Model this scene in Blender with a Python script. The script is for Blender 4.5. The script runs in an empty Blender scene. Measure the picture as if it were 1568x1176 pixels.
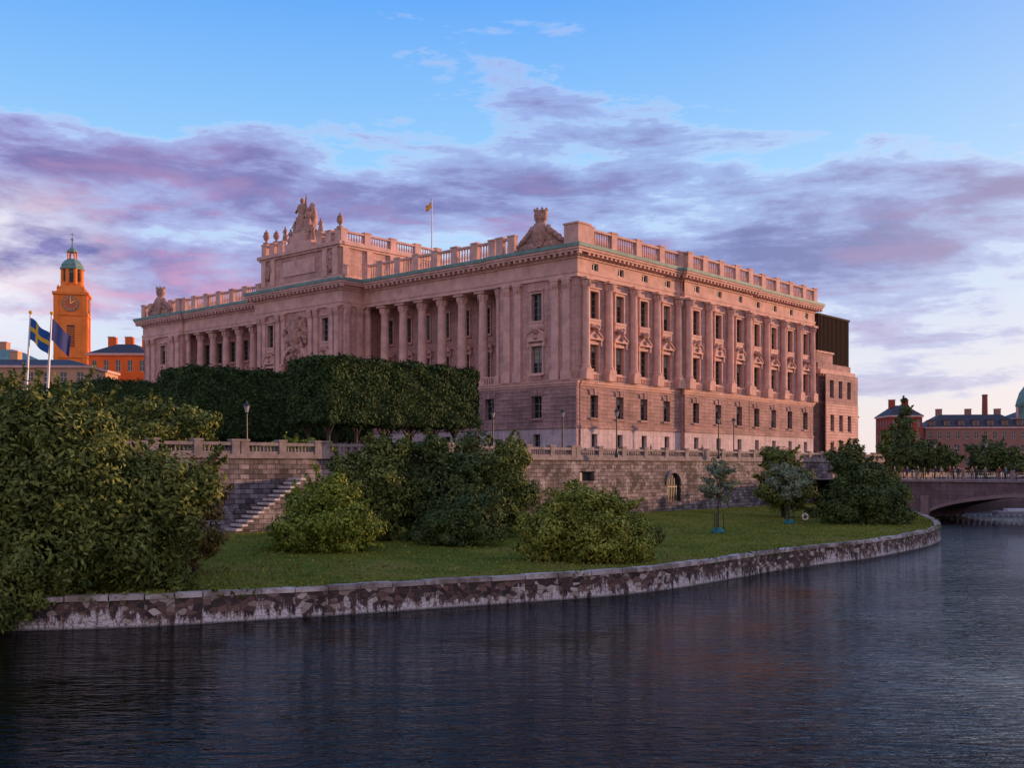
import bpy, math, random
import numpy as np
from mathutils import Vector, Matrix
random.seed(7)
D=bpy.data; S=bpy.context.scene; COL=S.collection
# ------------------------------------------------------------ materials
def new_mat(name):
    m=D.materials.new(name); m.use_nodes=True
    nt=m.node_tree; b=nt.nodes['Principled BSDF']; return m,nt,b
def N(nt,t,**k):
    n=nt.nodes.new(t)
    for a,v in k.items(): setattr(n,a,v)
    return n
def c4(c): return (c[0],c[1],c[2],1)
def ramp(nt,fac,stops):
    r=N(nt,'ShaderNodeValToRGB'); e=r.color_ramp.elements
    while len(e)<len(stops): e.new(0.5)
    for i,(p,c) in enumerate(stops):
        e[i].position=p; e[i].color=c4(c)
    nt.links.new(fac,r.inputs[0]); return r.outputs[0]
def noise(nt,scale,detail=4,rough=.6,vec=None,dist=0):
    n=N(nt,'ShaderNodeTexNoise'); n.inputs['Scale'].default_value=scale
    n.inputs['Detail'].default_value=detail; n.inputs['Roughness'].default_value=rough
    n.inputs['Distortion'].default_value=dist
    if vec is None:
        tc=N(nt,'ShaderNodeTexCoord'); vec=tc.outputs['Object']
    nt.links.new(vec,n.inputs['Vector']); return n.outputs['Fac']
def mixc(nt,f,a,b,mode='MIX'):
    m=N(nt,'ShaderNodeMix',data_type='RGBA',blend_type=mode)
    for i,v in ((0,f),(6,a),(7,b)):
        if isinstance(v,(int,float)): m.inputs[i].default_value=v
        elif isinstance(v,tuple): m.inputs[i].default_value=c4(v)
        else: nt.links.new(v,m.inputs[i])
    return m.outputs[2]
def mapr(nt,v,a,b,c,d):
    m=N(nt,'ShaderNodeMapRange'); 
    for i,x in enumerate((a,b,c,d)): m.inputs[i+1].default_value=x
    nt.links.new(v,m.inputs[0]); return m.outputs[0]
def mth(nt,op,a,b=None):
    m=N(nt,'ShaderNodeMath',operation=op)
    for i,v in ((0,a),(1,b)):
        if v is None: continue
        if isinstance(v,(int,float)): m.inputs[i].default_value=v
        else: nt.links.new(v,m.inputs[i])
    return m.outputs[0]
def plain(name,col,rough=.7,var=.25,scale=1.5,bump=.0,metal=0,bscale=20,spec=.5):
    m,nt,b=new_mat(name)
    f=noise(nt,scale,4)
    lo=tuple(c*(1-var) for c in col); hi=tuple(min(1,c*(1+var)) for c in col)
    nt.links.new(ramp(nt,f,[(.3,lo),(.7,hi)]),b.inputs['Base Color'])
    b.inputs['Roughness'].default_value=rough; b.inputs['Metallic'].default_value=metal
    b.inputs['Specular IOR Level'].default_value=spec
    if bump:
        bp=N(nt,'ShaderNodeBump'); bp.inputs['Strength'].default_value=bump
        nt.links.new(noise(nt,bscale,3),bp.inputs['Height']); nt.links.new(bp.outputs[0],b.inputs['Normal'])
    return m
def ashlar(name,col,bw,bh,mortar,var=.2,msize=.015,dirt=.35,rough=.85,stain=None):
    """stone blocks laid out in metres through the UV map, weathered by noise"""
    m,nt,b=new_mat(name)
    uv=N(nt,'ShaderNodeUVMap')
    br=N(nt,'ShaderNodeTexBrick'); nt.links.new(uv.outputs[0],br.inputs['Vector'])
    br.inputs['Scale'].default_value=1; br.inputs['Brick Width'].default_value=bw; br.inputs['Row Height'].default_value=bh
    br.inputs['Mortar Size'].default_value=msize; br.inputs['Mortar Smooth'].default_value=.3
    br.inputs['Color1'].default_value=c4(tuple(c*(1-var) for c in col)); br.inputs['Color2'].default_value=c4(tuple(c*(1+var) for c in col))
    br.inputs['Mortar'].default_value=c4(mortar)
    f=noise(nt,.35,6,.65); f2=noise(nt,3,4,.7)
    d=ramp(nt,f,[(.35,(1-dirt,)*3),(.65,(1.1,1.1,1.1))])
    c=mixc(nt,1.0,br.outputs['Color'],d,'MULTIPLY')
    d2=ramp(nt,f2,[(.3,(.78,.78,.78)),(.7,(1.12,1.12,1.12))])
    c=mixc(nt,1.0,c,d2,'MULTIPLY')
    mp=N(nt,'ShaderNodeMapping'); mp.inputs['Scale'].default_value=(2.2,.12,1); nt.links.new(uv.outputs[0],mp.inputs[0])
    sk=noise(nt,1,4,.7,mp.outputs[0]); c=mixc(nt,1.0,c,ramp(nt,sk,[(.3,(.72,.72,.75)),(.6,(1.04,1.04,1.04))]),'MULTIPLY')
    if stain:
        s3=noise(nt,.5,6,.75); c=mixc(nt,ramp(nt,s3,[(.54,(0,0,0)),(.64,(.8,.8,.8))]),c,stain)
        c=mixc(nt,1.0,c,ramp(nt,br.outputs['Fac'],[(0,(1,1,1)),(1,(.4,.4,.4))]),'MULTIPLY')
    nt.links.new(c,b.inputs['Base Color']); b.inputs['Roughness'].default_value=rough; b.inputs['Specular IOR Level'].default_value=.25
    bp=N(nt,'ShaderNodeBump'); bp.inputs['Strength'].default_value=.5; bp.inputs['Distance'].default_value=.04
    h=mth(nt,'ADD',mth(nt,'MULTIPLY',br.outputs['Fac'],-1.0),mth(nt,'MULTIPLY',f2,.8))
    nt.links.new(h,bp.inputs['Height']); nt.links.new(bp.outputs[0],b.inputs['Normal'])
    return m
def leafmat(name,dark,light,accent=None):
    m,nt,b=new_mat(name)
    g=N(nt,'ShaderNodeNewGeometry')
    f=noise(nt,.8,2)
    v=mth(nt,'ADD',mth(nt,'MULTIPLY',g.outputs['Random Per Island'],.6),mth(nt,'MULTIPLY',mth(nt,'SUBTRACT',f,.34),1.25))
    st=[(.05,dark),(.5,tuple((a+b2)/2 for a,b2 in zip(dark,light))),(.85,light)]
    if accent: st.append((1.0,accent))
    nt.links.new(ramp(nt,v,st),b.inputs['Base Color'])
    b.inputs['Roughness'].default_value=.75; b.inputs['Specular IOR Level'].default_value=.12
    return m
STONE=ashlar('sandstone_ashlar',(.63,.365,.30),1.6,.62,(.38,.22,.18),.09,.014,.24)
TRIM=plain('sandstone_trim',(.63,.375,.305),.85,.22,.8,.3,spec=.25)
RUST=ashlar('rusticated_granite',(.47,.28,.245),1.5,.46,(.22,.13,.12),.16,.02,.32)
PLINTH=ashlar('plinth_granite',(.64,.49,.46),2.2,.9,(.36,.28,.26),.06,.01,.2)
COPPER=plain('green_copper',(.15,.27,.22),.7,.3,1.2)
GLASS,nt,b=new_mat('window_glass'); b.inputs['Base Color'].default_value=(.018,.02,.022,1); b.inputs['Roughness'].default_value=.06; b.inputs['Specular IOR Level'].default_value=.6
b_=N(nt,'ShaderNodeBump'); b_.inputs['Strength'].default_value=.06; nt.links.new(noise(nt,.8,2),b_.inputs['Height']); nt.links.new(b_.outputs[0],b.inputs['Normal'])
FRAME=plain('window_frame_paint',(.17,.17,.145),.5,.1,3)
FRAMEW=plain('window_frame_pale',(.5,.48,.42),.5,.1,3)
SCULPT=plain('sculpture_stone',(.43,.24,.185),.85,.4,2.2,.6,0,6,.25)
IRON=plain('black_iron',(.02,.02,.022),.5,.2,3)
WALLM=ashlar('terrace_wall_stone',(.24,.195,.19),.85,.40,(.09,.075,.075),.55,.03,.6,.9,(.46,.40,.39))
# ------------------------------------------------------------ mesh builder
class MB:
    def __init__(s): s.v=[];s.f=[];s.m=[]
    def poly(s,pts,m=0):
        k=len(s.v); s.v+= [tuple(p) for p in pts]; s.f.append(tuple(range(k,k+len(pts)))); s.m.append(m)
    def hexa(s,c,m=0):
        k=len(s.v); s.v+=[tuple(p) for p in c]
        for q in ((0,3,2,1),(4,5,6,7),(0,1,5,4),(1,2,6,5),(2,3,7,6),(3,0,4,7)):
            s.f.append(tuple(k+i for i in q)); s.m.append(m)
    def box(s,x0,x1,y0,y1,z0,z1,m=0):
        s.hexa([(x0,y0,z0),(x1,y0,z0),(x1,y1,z0),(x0,y1,z0),(x0,y0,z1),(x1,y0,z1),(x1,y1,z1),(x0,y1,z1)],m)
    def fb(s,F,s0,s1,d0,d1,z0,z1,m=0):
        s.hexa([F(s0,d0,z0),F(s1,d0,z0),F(s1,d1,z0),F(s0,d1,z0),F(s0,d0,z1),F(s1,d0,z1),F(s1,d1,z1),F(s0,d1,z1)],m)
    def fpoly(s,F,pts,d0,d1,m=0):
        s.poly([F(a,d1,z) for a,z in pts],m)
        n=len(pts)
        for i in range(n):
            a,b=pts[i],pts[(i+1)%n]
            s.poly([F(a[0],d0,a[1]),F(b[0],d0,b[1]),F(b[0],d1,b[1]),F(a[0],d1,a[1])],m)
    def lathe(s,cx,cy,prof,n=12,m=0,ph=0,sx=1,sy=1):
        k=len(s.v)
        for r,z in prof:
            for i in range(n):
                a=2*math.pi*i/n+ph; s.v.append((cx+r*sx*math.cos(a),cy+r*sy*math.sin(a),z))
        for j in range(len(prof)-1):
            for i in range(n):
                i2=(i+1)%n
                s.f.append((k+j*n+i,k+j*n+i2,k+(j+1)*n+i2,k+(j+1)*n+i)); s.m.append(m)
        s.f.append(tuple(k+i for i in range(n))); s.m.append(m)
        e=k+(len(prof)-1)*n; s.f.append(tuple(e+i for i in range(n))); s.m.append(m)
    def tube(s,p,q,r0,r1,n=6,m=0):
        p=Vector(p);q=Vector(q); d=(q-p)
        if d.length<1e-5: return
        d.normalize(); a=d.orthogonal().normalized(); b=d.cross(a)
        k=len(s.v)
        for c,r in ((p,r0),(q,r1)):
            for i in range(n):
                t=2*math.pi*i/n; s.v.append(tuple(c+a*r*math.cos(t)+b*r*math.sin(t)))
        for i in range(n):
            i2=(i+1)%n; s.f.append((k+i,k+i2,k+n+i2,k+n+i)); s.m.append(m)
        s.f.append(tuple(k+n+i for i in range(n))); s.m.append(m)
    def ell(s,c,r,m=0,n=10,jit=0):
        prof=[]
        k=6
        base=len(s.v)
        for j in range(k+1):
            t=-math.pi/2+math.pi*j/k
            prof.append((max(.001,math.cos(t)),c[2]+r[2]*math.sin(t)))
        s.lathe(c[0],c[1],[(p*1.0,z) for p,z in prof],n,m,0,r[0],r[1])
        if jit:
            for i in range(base,len(s.v)):
                v=s.v[i]; s.v[i]=tuple(v[q]+random.uniform(-jit,jit) for q in range(3))
    def obox(s,p,q,w0,w1,z0,z1,m=0):
        p=Vector((p[0],p[1]));q=Vector((q[0],q[1])); t=(q-p).normalized(); n=Vector((t.y,-t.x))
        a,b,c,d=p+n*w0,q+n*w0,q+n*w1,p+n*w1
        s.hexa([(a.x,a.y,z0),(b.x,b.y,z0),(c.x,c.y,z0),(d.x,d.y,z0),(a.x,a.y,z1),(b.x,b.y,z1),(c.x,c.y,z1),(d.x,d.y,z1)],m)
    def obj(s,name,mats,parent=None,smooth=False,uv=True):
        me=D.meshes.new(name); me.from_pydata(s.v,[],s.f)
        for mt in mats: me.materials.append(mt)
        me.polygons.foreach_set('material_index',s.m)
        if smooth: me.polygons.foreach_set('use_smooth',[True]*len(s.f))
        me.update()
        if uv:
            ul=me.uv_layers.new(name='UVMap'); 
            no=np.empty(len(s.f)*3); me.polygons.foreach_get('normal',no); no=no.reshape(-1,3)
            lt=np.empty(len(s.f),dtype=np.int32); me.polygons.foreach_get('loop_total',lt)
            li=np.empty(len(me.loops),dtype=np.int32); me.loops.foreach_get('vertex_index',li)
            V=np.array(s.v); P=V[li]; NN=np.repeat(no,lt,axis=0)
            h=np.hypot(NN[:,0],NN[:,1])+1e-9
            tx=-NN[:,1]/h; ty=NN[:,0]/h
            sg=np.where(np.abs(tx)>np.abs(ty),np.sign(tx),np.sign(ty)); tx*=sg; ty*=sg
            flat=np.abs(NN[:,2])>.8
            U=np.where(flat,P[:,0],P[:,0]*tx+P[:,1]*ty); W=np.where(flat,P[:,1],P[:,2])
            ul.data.foreach_set('uv',np.stack([U,W],1).ravel())
        o=D.objects.new(name,me); COL.objects.link(o)
        if parent: o.parent=parent
        return o
def empty(name,loc=(0,0,0),rot=0):
    e=D.objects.new(name,None); e.location=loc; e.rotation_euler=(0,0,rot); COL.objects.link(e); return e
FE=lambda s,d,z:(-d,s,z)
FN=lambda s,d,z:(s,-d,z)
RB=random.Random(77)
def wall(mb,F,s0,s1,z0,z1,d,ops,m,rev=.4,mg=None,mf=None,nm=1,nt_=2,fw=.09,mblind=None):
    ss=sorted(set([s0,s1]+[v for o in ops for v in o[:2]])); zz=sorted(set([z0,z1]+[v for o in ops for v in o[2:4]]))
    for i in range(len(ss)-1):
        for j in range(len(zz)-1):
            a=(ss[i]+ss[i+1])/2; z=(zz[j]+zz[j+1])/2
            if any(o[0]<a<o[1] and o[2]<z<o[3] for o in ops): continue
            mb.poly([F(ss[i],d,zz[j]),F(ss[i+1],d,zz[j]),F(ss[i+1],d,zz[j+1]),F(ss[i],d,zz[j+1])],m)
    for a,b,za,zb in ops:
        e=d-rev
        mb.poly([F(a,d,za),F(a,e,za),F(a,e,zb),F(a,d,zb)],m); mb.poly([F(b,d,za),F(b,e,za),F(b,e,zb),F(b,d,zb)],m)
        mb.poly([F(a,d,za),F(b,d,za),F(b,e,za),F(a,e,za)],m); mb.poly([F(a,d,zb),F(b,d,zb),F(b,e,zb),F(a,e,zb)],m)
        if mg is not None:
            mb.poly([F(a,e,za),F(b,e,za),F(b,e,zb),F(a,e,zb)],mg)
            f0=e+.01;f1=e+.1
            if mblind is not None and RB.random()<.4 and zb-za>2:
                q=zb-(zb-za)*RB.choice([.25,.35,.5,.6]); mb.fb(F,a+fw,b-fw,e+.003,e+.008,q,zb-fw,mblind)
            for x0,x1,y0,y1 in [(a,a+fw,za,zb),(b-fw,b,za,zb),(a+fw,b-fw,za,za+fw),(a+fw,b-fw,zb-fw,zb)]:
                mb.fb(F,x0,x1,f0,f1,y0,y1,mf)
            for k in range(1,nm+1):
                x=a+(b-a)*k/(nm+1); mb.fb(F,x-fw/2,x+fw/2,f0,f1-.01,za+fw,zb-fw,mf)
            for k in range(1,nt_+1):
                z=za+(zb-za)*k/(nt_+1); mb.fb(F,a+fw,b-fw,f0,f1-.02,z-fw*.4,z+fw*.4,mf)
def courses(mb,F,s0,s1,z0,z1,d,ops,m,h=.46,gap=.07):
    z=z0
    while z<z1-.05:
        t=min(z+h-gap,z1)
        cuts=sorted([(o[0],o[1]) for o in ops if o[2]<t and o[3]>z])
        a=s0
        for c in cuts+[(s1,s1)]:
            if c[0]>a+.01: mb.fb(F,a,c[0],d-.1,d+.09,z,t,m)
            a=c[1]
        z+=h
# ------------------------------------------------------------ PARLIAMENT BUILDING
ROT=math.atan2(.75,.661)
PB=empty('parliament_building',(7.8,124,0),ROT)
W=MB()
WM=[STONE,RUST,PLINTH,TRIM,GLASS,FRAME,COPPER,plain('window_blind',(.30,.27,.22),.8,.15,2)]
T=MB()
ZB,ZP,ZS0,ZS1,ZA=8.0,11.5,16.4,17.1,28.9
def surround(F,c,w,z0,z1,d,kind):
    a,b=c-w/2,c+w/2; t=.22
    T.fb(F,a-t,a-.01,d,d+.14,z0,z1,0);T.fb(F,b+.01,b+t,d,d+.14,z0,z1,0)
    T.fb(F,a-t-.1,b+t+.1,d,d+.28,z0-.28,z0-.02,0)
    T.fb(F,a-t,b+t,d,d+.16,z1+.01,z1+.3,0)
    if kind=='tri':
        T.fb(F,a-.5,b+.5,d,d+.4,z1+.55,z1+.72,0)
        T.fpoly(F,[(a-.55,z1+.73),(b+.55,z1+.73),(c,z1+1.6)],d,d+.34,0)
        T.fpoly(F,[(a-.62,z1+.80),(a-.42,z1+.80),(c,z1+1.66),(c,z1+1.84)],d,d+.47,0)
        T.fpoly(F,[(b+.62,z1+.80),(b+.42,z1+.80),(c,z1+1.66),(c,z1+1.84)],d,d+.47,0)
    if kind=='seg':
        T.fb(F,a-.5,b+.5,d,d+.4,z1+.55,z1+.72,0)
        R=(b-a)/2+.55
        arc=[(c+R*math.cos(t2),z1+.73+1.15*math.sin(t2)) for t2 in np.linspace(0,math.pi,9)]
        T.fpoly(F,arc,d,d+.34,0)
        for i in range(8):
            p,q=arc[i],arc[i+1]
            T.fpoly(F,[p,q,(q[0],q[1]+.16),(p[0],p[1]+.16)],d,d+.48,0)
    if kind in('tri','seg'):
        for x in (a-.35,b+.35): T.fb(F,x-.12,x+.12,d,d+.3,z1-.1,z1+.54,0)
        T.ell(F(c,d+.3,z1+1.0),(.3,.3,.3),1,8,.05)
    if kind=='sill':
        T.fb(F,a-.35,b+.35,d,d+.35,z1+.31,z1+.48,0)
        T.fb(F,a-.3,b+.3,d,d+.22,z0-1.1,z0-.29,0)
        T.ell(F(c,d+.2,z0-1.2),(.55,.55,.45),1,8,.1)
        T.ell(F(c-.6,d+.15,z0-.9),(.3,.3,.25),1,8,.08); T.ell(F(c+.6,d+.15,z0-.9),(.3,.3,.25),1,8,.08)
def keystone(F,c,w,z1,d):
    for i,k in enumerate((-1,-.5,0,.5,1)):
        x=c+k*(w/2); h=.62 if k else .75
        T.fpoly(F,[(x-.15,z1+.02),(x+.15,z1+.02),(x+.2+k*.12,z1+h),(x-.2+k*.12,z1+h)],d,d+(.16 if k else .24),2)
def bay(c,sc=1):
    return [(c-.55*sc,c+.55*sc,9.3,10.85),(c-.75*sc,c+.75*sc,12.75,15.35),(c-.85*sc,c+.85*sc,18.1,21.3),(c-.8*sc,c+.8*sc,24.3,27.5)]
def section(F,s0,s1,d,centres,kinds,frieze=True):
    ops=[o for c in centres for o in bay(c)]
    g=[o for o in ops if o[2]>ZP and o[3]<ZS0]; pl=[o for o in ops if o[3]<ZP]; up=[o for o in ops if o[2]>ZS1]
    wall(W,F,s0,s1,ZB,ZP,d+.12,pl,2,.5,4,5,1,1)
    wall(W,F,s0,s1,ZP,ZS0,d,g,1,.45,4,5,1,2,mblind=7)
    courses(W,F,s0,s1,ZP+.32,ZS0,d,g,1)
    wall(W,F,s0,s1,ZS0,ZA,d,up,0,.45,4,5,1,3,mblind=7)
    for c,k in zip(centres,kinds):
        surround(F,c,1.7,18.1,21.3,d,k); surround(F,c,1.6,24.3,27.5,d,'sill')
        keystone(F,c,1.5,15.35,d+.05)
        T.fb(F,c-.95,c+.95,d+.09,d+.3,12.5,12.72,2)
        for i in range(6): T.fb(F,c-.75+i*.3-.05,c-.75+i*.3+.05,d+.3,d+.4,17.2,17.75,0)
        T.fb(F,c-1,c+1,d+.26,d+.44,17.76,17.86,0)
    T.fb(F,s0,s1,d,d+.24,ZP-.02,ZP+.3,2)
LAY=[(28.9,29.35,.25),(29.35,29.7,.33),(29.7,31.0,.22),(31.0,31.25,.4),(31.25,31.6,.62),(31.6,31.85,1.15),(31.85,32.12,1.3)]
CORN=MB()
def entab(F,s0,s1,d,e0,e1,d0=0,fr=[]):
    for z0,z1,p in LAY:
        a=s0-e0*p; b=s1+e1*p
        if z0==29.7 and fr:
            wall(CORN,F,a,b,z0,z1,d+p,[(c-.62,c+.62,29.9,30.75) for c in fr],0,.3,2,3,1,0)
            CORN.fb(F,a,b,d0,d+p-.35,z0,z1,0)
        else: CORN.fb(F,a,b,d0,d+p,z0,z1,0)
    p=1.42;a=s0-e0*p;b=s1+e1*p
    CORN.fb(F,a,b,d0,d+p,32.12,32.52,1)
    n=int((b-a)/.85)
    for i in range(n):
        x=a+(i+.5)*(b-a)/n; CORN.fb(F,x-.17,x+.17,d+.55,d+1.1,31.3,31.58,0)
def string(F,s0,s1,d,e0,e1):
    for z0,z1,p in [(16.4,16.65,.15),(16.65,16.95,.3),(16.95,17.1,.38)]:
        T.fb(F,s0-e0*p,s1+e1*p,d-.1,d+p,z0,z1,0)
def column(x,y,z0,z1,r,n=16,sh=False):
    C.box(x-r*1.35,x+r*1.35,y-r*1.35,y+r*1.35,z0,z0+.35,0)
    h=z1-z0
    C.lathe(x,y,[(r*1.3,z0+.35),(r*1.3,z0+.5),(r*1.1,z0+.58),(r*1.2,z0+.72),(r,z0+.85),(r*1.0,z0+h*.35),(r*.86,z1-1.3),(r*.98,z1-1.25),(r*.86,z1-1.15),(r*1.0,z1-.8),(r*.95,z1-.7),(r*1.25,z1-.35)],n,0)
    C.box(x-r*1.35,x+r*1.35,y-r*1.35,y+r*1.35,z1-.3,z1,0)
    for k in range(8):
        a=k*math.pi/4; C.lathe(x+r*.98*math.cos(a),y+r*.98*math.sin(a),[(.06,z1-1.1),(.16,z1-.75),(.17,z1-.35),(.05,z1-.32)],5,0)
C=MB()
def pil(F,c,d,w=1.0):
    C.fb(F,c-w*.68,c+w*.68,d,d+.52,ZS1,ZS1+.9,0); C.fb(F,c-w*.6,c+w*.6,d,d+.44,ZS1+.9,ZS1+1.15,0)
    C.fb(F,c-w/2,c+w/2,d,d+.3,ZS1+1.15,ZA-1.2,0)
    C.fb(F,c-w*.55,c+w*.55,d,d+.36,ZA-1.2,ZA-1.08,0)
    for k in range(3):
        x=c+(k-1)*w*.34; p=F(x,d+.36,0); C.lathe(p[0],p[1],[(.1,ZA-1.08),(.2,ZA-.7),(.24,ZA-.35),(.05,ZA-.3)],6,0)
    C.fb(F,c-w*.45,c+w*.45,d,d+.32,ZA-1.08,ZA-.3,0); C.fb(F,c-w*.66,c+w*.66,d,d+.5,ZA-.3,ZA,0)
def ncol(c,d):
    p=FN(c,d+.3,0); C.fb(FN,c-.72,c+.72,d,d+.95,ZS1,ZS1+.9,0)
    column(p[0],p[1],ZS1+.9,ZA,.5,12)
nc1=[2.65,7.75,12.85,17.95]; nc2=[24.0,29.65,35.3]; nc3=[41.35,46.45,51.55,56.65]
section(FN,0,21.2,0,nc1,['tri']*4); section(FN,21.2,38.1,.6,nc2,['seg']*3); section(FN,38.1,59.3,0,nc3,['tri']*4)
for s in (21.2,38.1): W.poly([FN(s,0,8),FN(s,.72,8),FN(s,.72,28.9),FN(s,0,28.9)],0)
entab(FN,0,21.2,0,0,-1,-.3,nc1);entab(FN,21.2,38.1,.6,1,1,-.3,nc2);entab(FN,38.1,59.3,0,-1,1,-.3,nc3)
string(FN,0,21.2,0,0,-1);string(FN,21.2,38.1,.6,1,1);string(FN,38.1,59.3,0,-1,1)
for c in (.75,5.2,10.3,15.4,20.35,38.95,43.9,49.0,54.1,58.55): ncol(c,0)
for c in (21.85,26.85,32.45,37.45): ncol(c,.6)
def pavilion(s0,s1):
    c=(s0+s1)/2
    section(FE,s0,s1,.5,[c],['seg'])
    entab(FE,s0,s1,.5,1,1,0); string(FE,s0,s1,.5,1,1)
    for o in (1.4,3.1,8.9,10.6): pil(FE,s0+o*(s1-s0)/12,.5)
    for s in (s0,s1): W.poly([FE(s,-.0,8),FE(s,.62,8),FE(s,.62,28.9),FE(s,0,28.9)],0)
pavilion(0,12); pavilion(82.5,94.5)
def colonnade(s0,s1):
    n=7; st=(s1-s0)/n; cs=[s0+st*(i+.5) for i in range(n)]
    lo=[o for c in cs for o in bay(c) if o[3]<ZP]; g=[o for c in cs for o in bay(c) if o[2]>ZP and o[3]<ZS0]
    wall(W,FE,s0,s1,ZB,ZP,.32,lo,2,.5,4,5,1,1); wall(W,FE,s0,s1,ZP,ZS0,.2,g,1,.45,4,5,1,2)
    courses(W,FE,s0,s1,ZP+.32,ZS0,.2,g,1)
    T.fb(FE,s0,s1,.2,.44,ZP-.02,ZP+.3,2)
    for c in cs: keystone(FE,c,1.5,15.35,.25)
    string(FE,s0,s1,.2,-1,-1)
    W.poly([FE(s0,.4,17.08),FE(s1,.4,17.08),FE(s1,-3,17.08),FE(s0,-3,17.08)],3)
    up=[(c-.8,c+.8,a,b) for c in cs for a,b in ((18,21.6),(24.0,27.3))]
    wall(W,FE,s0,s1,17.08,28.9,-3,up,0,.35,4,5,1,3)
    for c in cs: surround(FE,c,1.6,18,21.6,-3,'tri'); surround(FE,c,1.6,24.0,27.3,-3,'none')
    for s in (s0+.01,s1-.01): W.poly([FE(s,.3,17),FE(s,-3,17),FE(s,-3,28.9),FE(s,.3,28.9)],0)
    entab(FE,s0,s1,.2,-1,-1,-3.2)
    for i in range(1,n): column(.55,s0+st*i,ZS1,ZA,.62,18)
    for s in (s0+.55,s1-.55): pil(FE,s,-.3,.9); 
    T.fb(FE,s0,s1,-.05,.15,17.95,18.1,0)
    k=int((s1-s0)/.4)
    for i in range(k): T.fb(FE,s0+(i+.3)*.4,s0+(i+.3)*.4+.14,-.02,.12,17.1,17.95,0)
colonnade(12,37.6); colonnade(56.9,82.5)
s0,s1=37.6,56.9; mid=47.25
ops=[o for c in (41.0,53.5) for o in bay(c,.9)]
gops=[o for o in ops if o[2]>ZP and o[3]<ZS0]
portal=[(45.2,49.3,8.2,15.6)]
wall(W,FE,s0,s1,ZB,ZP,4.12,[o for o in ops if o[3]<ZP]+[(45.2,49.3,8.2,ZP)],2,.5,4,5)
wall(W,FE,s0,s1,ZP,ZS0,4,gops+[(45.2,49.3,ZP,15.6)],1,.45,4,5)
courses(W,FE,s0,s1,ZP+.32,ZS0,4,gops+portal,1)
wall(W,FE,s0,s1,ZS0,ZA,4,[o for o in ops if o[2]>ZS1]+[(mid-1.2,mid+1.2,17.8,21.6)],0,.45,4,5,1,3)
for c in (41.0,53.5): surround(FE,c,1.55,18.1,21.3,4,'seg'); surround(FE,c,1.45,24.3,27.5,4,'sill'); keystone(FE,c,1.4,15.35,4.05)
for s in (s0,s1):
    G=(lambda s_:(lambda a,d,z:(a,s_-d if s_<45 else s_+d,z)))(s)
    wall(W,G,-4,0,ZB,ZP,.0,[],2); wall(W,G,-4,0,ZP,ZS0,.0,[],1); courses(W,G,-4.05,-.5,ZP+.32,ZS0,0,[],1); wall(W,G,-4,0,ZS0,ZA,0,[],0)
    for c in(-3.3,-1.0): pil(G,c,0,.85)
    T.fb(G,-4.1,-.4,-.1,.3,16.4,17.1,0)
entab(FE,s0,s1,4,1,1,0); string(FE,s0,s1,4,1,1)
for c in (38.5,39.6,42.9,44.2,50.3,51.6,54.9,56.0): pil(FE,c,4,.8)
arc=[(mid+2.9*math.cos(t),21.6+2.6*math.sin(t)) for t in np.linspace(0,math.pi,13)]
for i in range(12):
    p,q=arc[i],arc[i+1]; f=.84
    T.fpoly(FE,[p,q,(mid+(q[0]-mid)*f,21.6+(q[1]-21.6)*f),(mid+(p[0]-mid)*f,21.6+(p[1]-21.6)*f)],4,4.7,0)
for sgn in(-1,1): column(-4.7,mid+sgn*2.6,ZS1,21.6,.3,10)
random.seed(3)
R=MB()
def blobs(F,c,z,d,w,h,n,r,m=0):
    for i in range(n):
        a=random.uniform(0,6.28); t=random.random()**.5
        x=c+w*t*math.cos(a); zz=z+h*t*math.sin(a); p=F(x,d+random.uniform(0,.4)*(1-t*.5),zz)
        k=random.uniform(.5,1)*r; R.ell(p,(k,k,k*random.uniform(.8,1.6)),m,7,k*.15)
blobs(FE,mid,25.8,4.2,2.6,2.6,60,.6); blobs(FE,mid,22.2,4.3,1.9,1.4,25,.45)
R.lathe(-4.6,mid,[(.2,23.6),(1.1,24.6),(1.25,26),(.9,27.0),(.3,27.3)],10,0,0,.5,1)
W.box(4,58.9,.9,93.8,8,32.3,0)  # hidden solid core, added inside the shell to block light
W.poly([(0,0,32.46),(59.3,0,32.46),(59.3,94.5,32.46),(0,94.5,32.46)],6)
W.poly([(59.3,0,8),(59.3,94.5,8),(59.3,94.5,32.3),(59.3,0,32.3)],0)
W.poly([(0,94.5,8),(59.3,94.5,8),(59.3,94.5,32.3),(0,94.5,32.3)],0)
A=MB()
ax0,ax1,ay0,ay1=-3.7,15.5,38.3,56.2
A.box(ax0,ax1,ay0,ay1,32.52,37.3,0)
A.box(ax0-.5,ax1+.5,ay0-.5,ay1+.5,37.3,37.75,1); A.box(ax0-.25,ax1+.25,ay0-.25,ay1+.25,37.0,37.3,1)
A.box(ax0-.2,ax1,ay0-.2,ay1+.2,32.53,33.2,1)
for y in (39.1,41.3,53.2,55.4): A.box(ax0-.3,ax0,y-.5,y+.5,33.2,37.0,1)
A.box(ax0-.16,ax0,43.6,50.9,34.2,36.3,1)
for y in (40.2,54.3):
    for k in range(16):
        a=random.uniform(0,6.28);t=random.random(); q=random.uniform(.25,.5); R.ell((ax0-.15,y+.7*t*math.cos(a),35+1.2*t*math.sin(a)),(q*.7,q,q*1.2),0,7,.06)
for x in (-2.9,1.4,5.7,10,14.6): A.box(x-.5,x+.5,ay0-.3,ay0,33.2,37.0,1)
for k in range(2):
    A.box(ax0-.3,ax0+1.6,44.2-.0+k*1.2,50.3-k*1.2,37.75+k*1.0,38.75+k*1.0,1)
A.box(ax0-.1,ax0+1.4,46.0,48.5,39.75,40.3,1)
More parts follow.
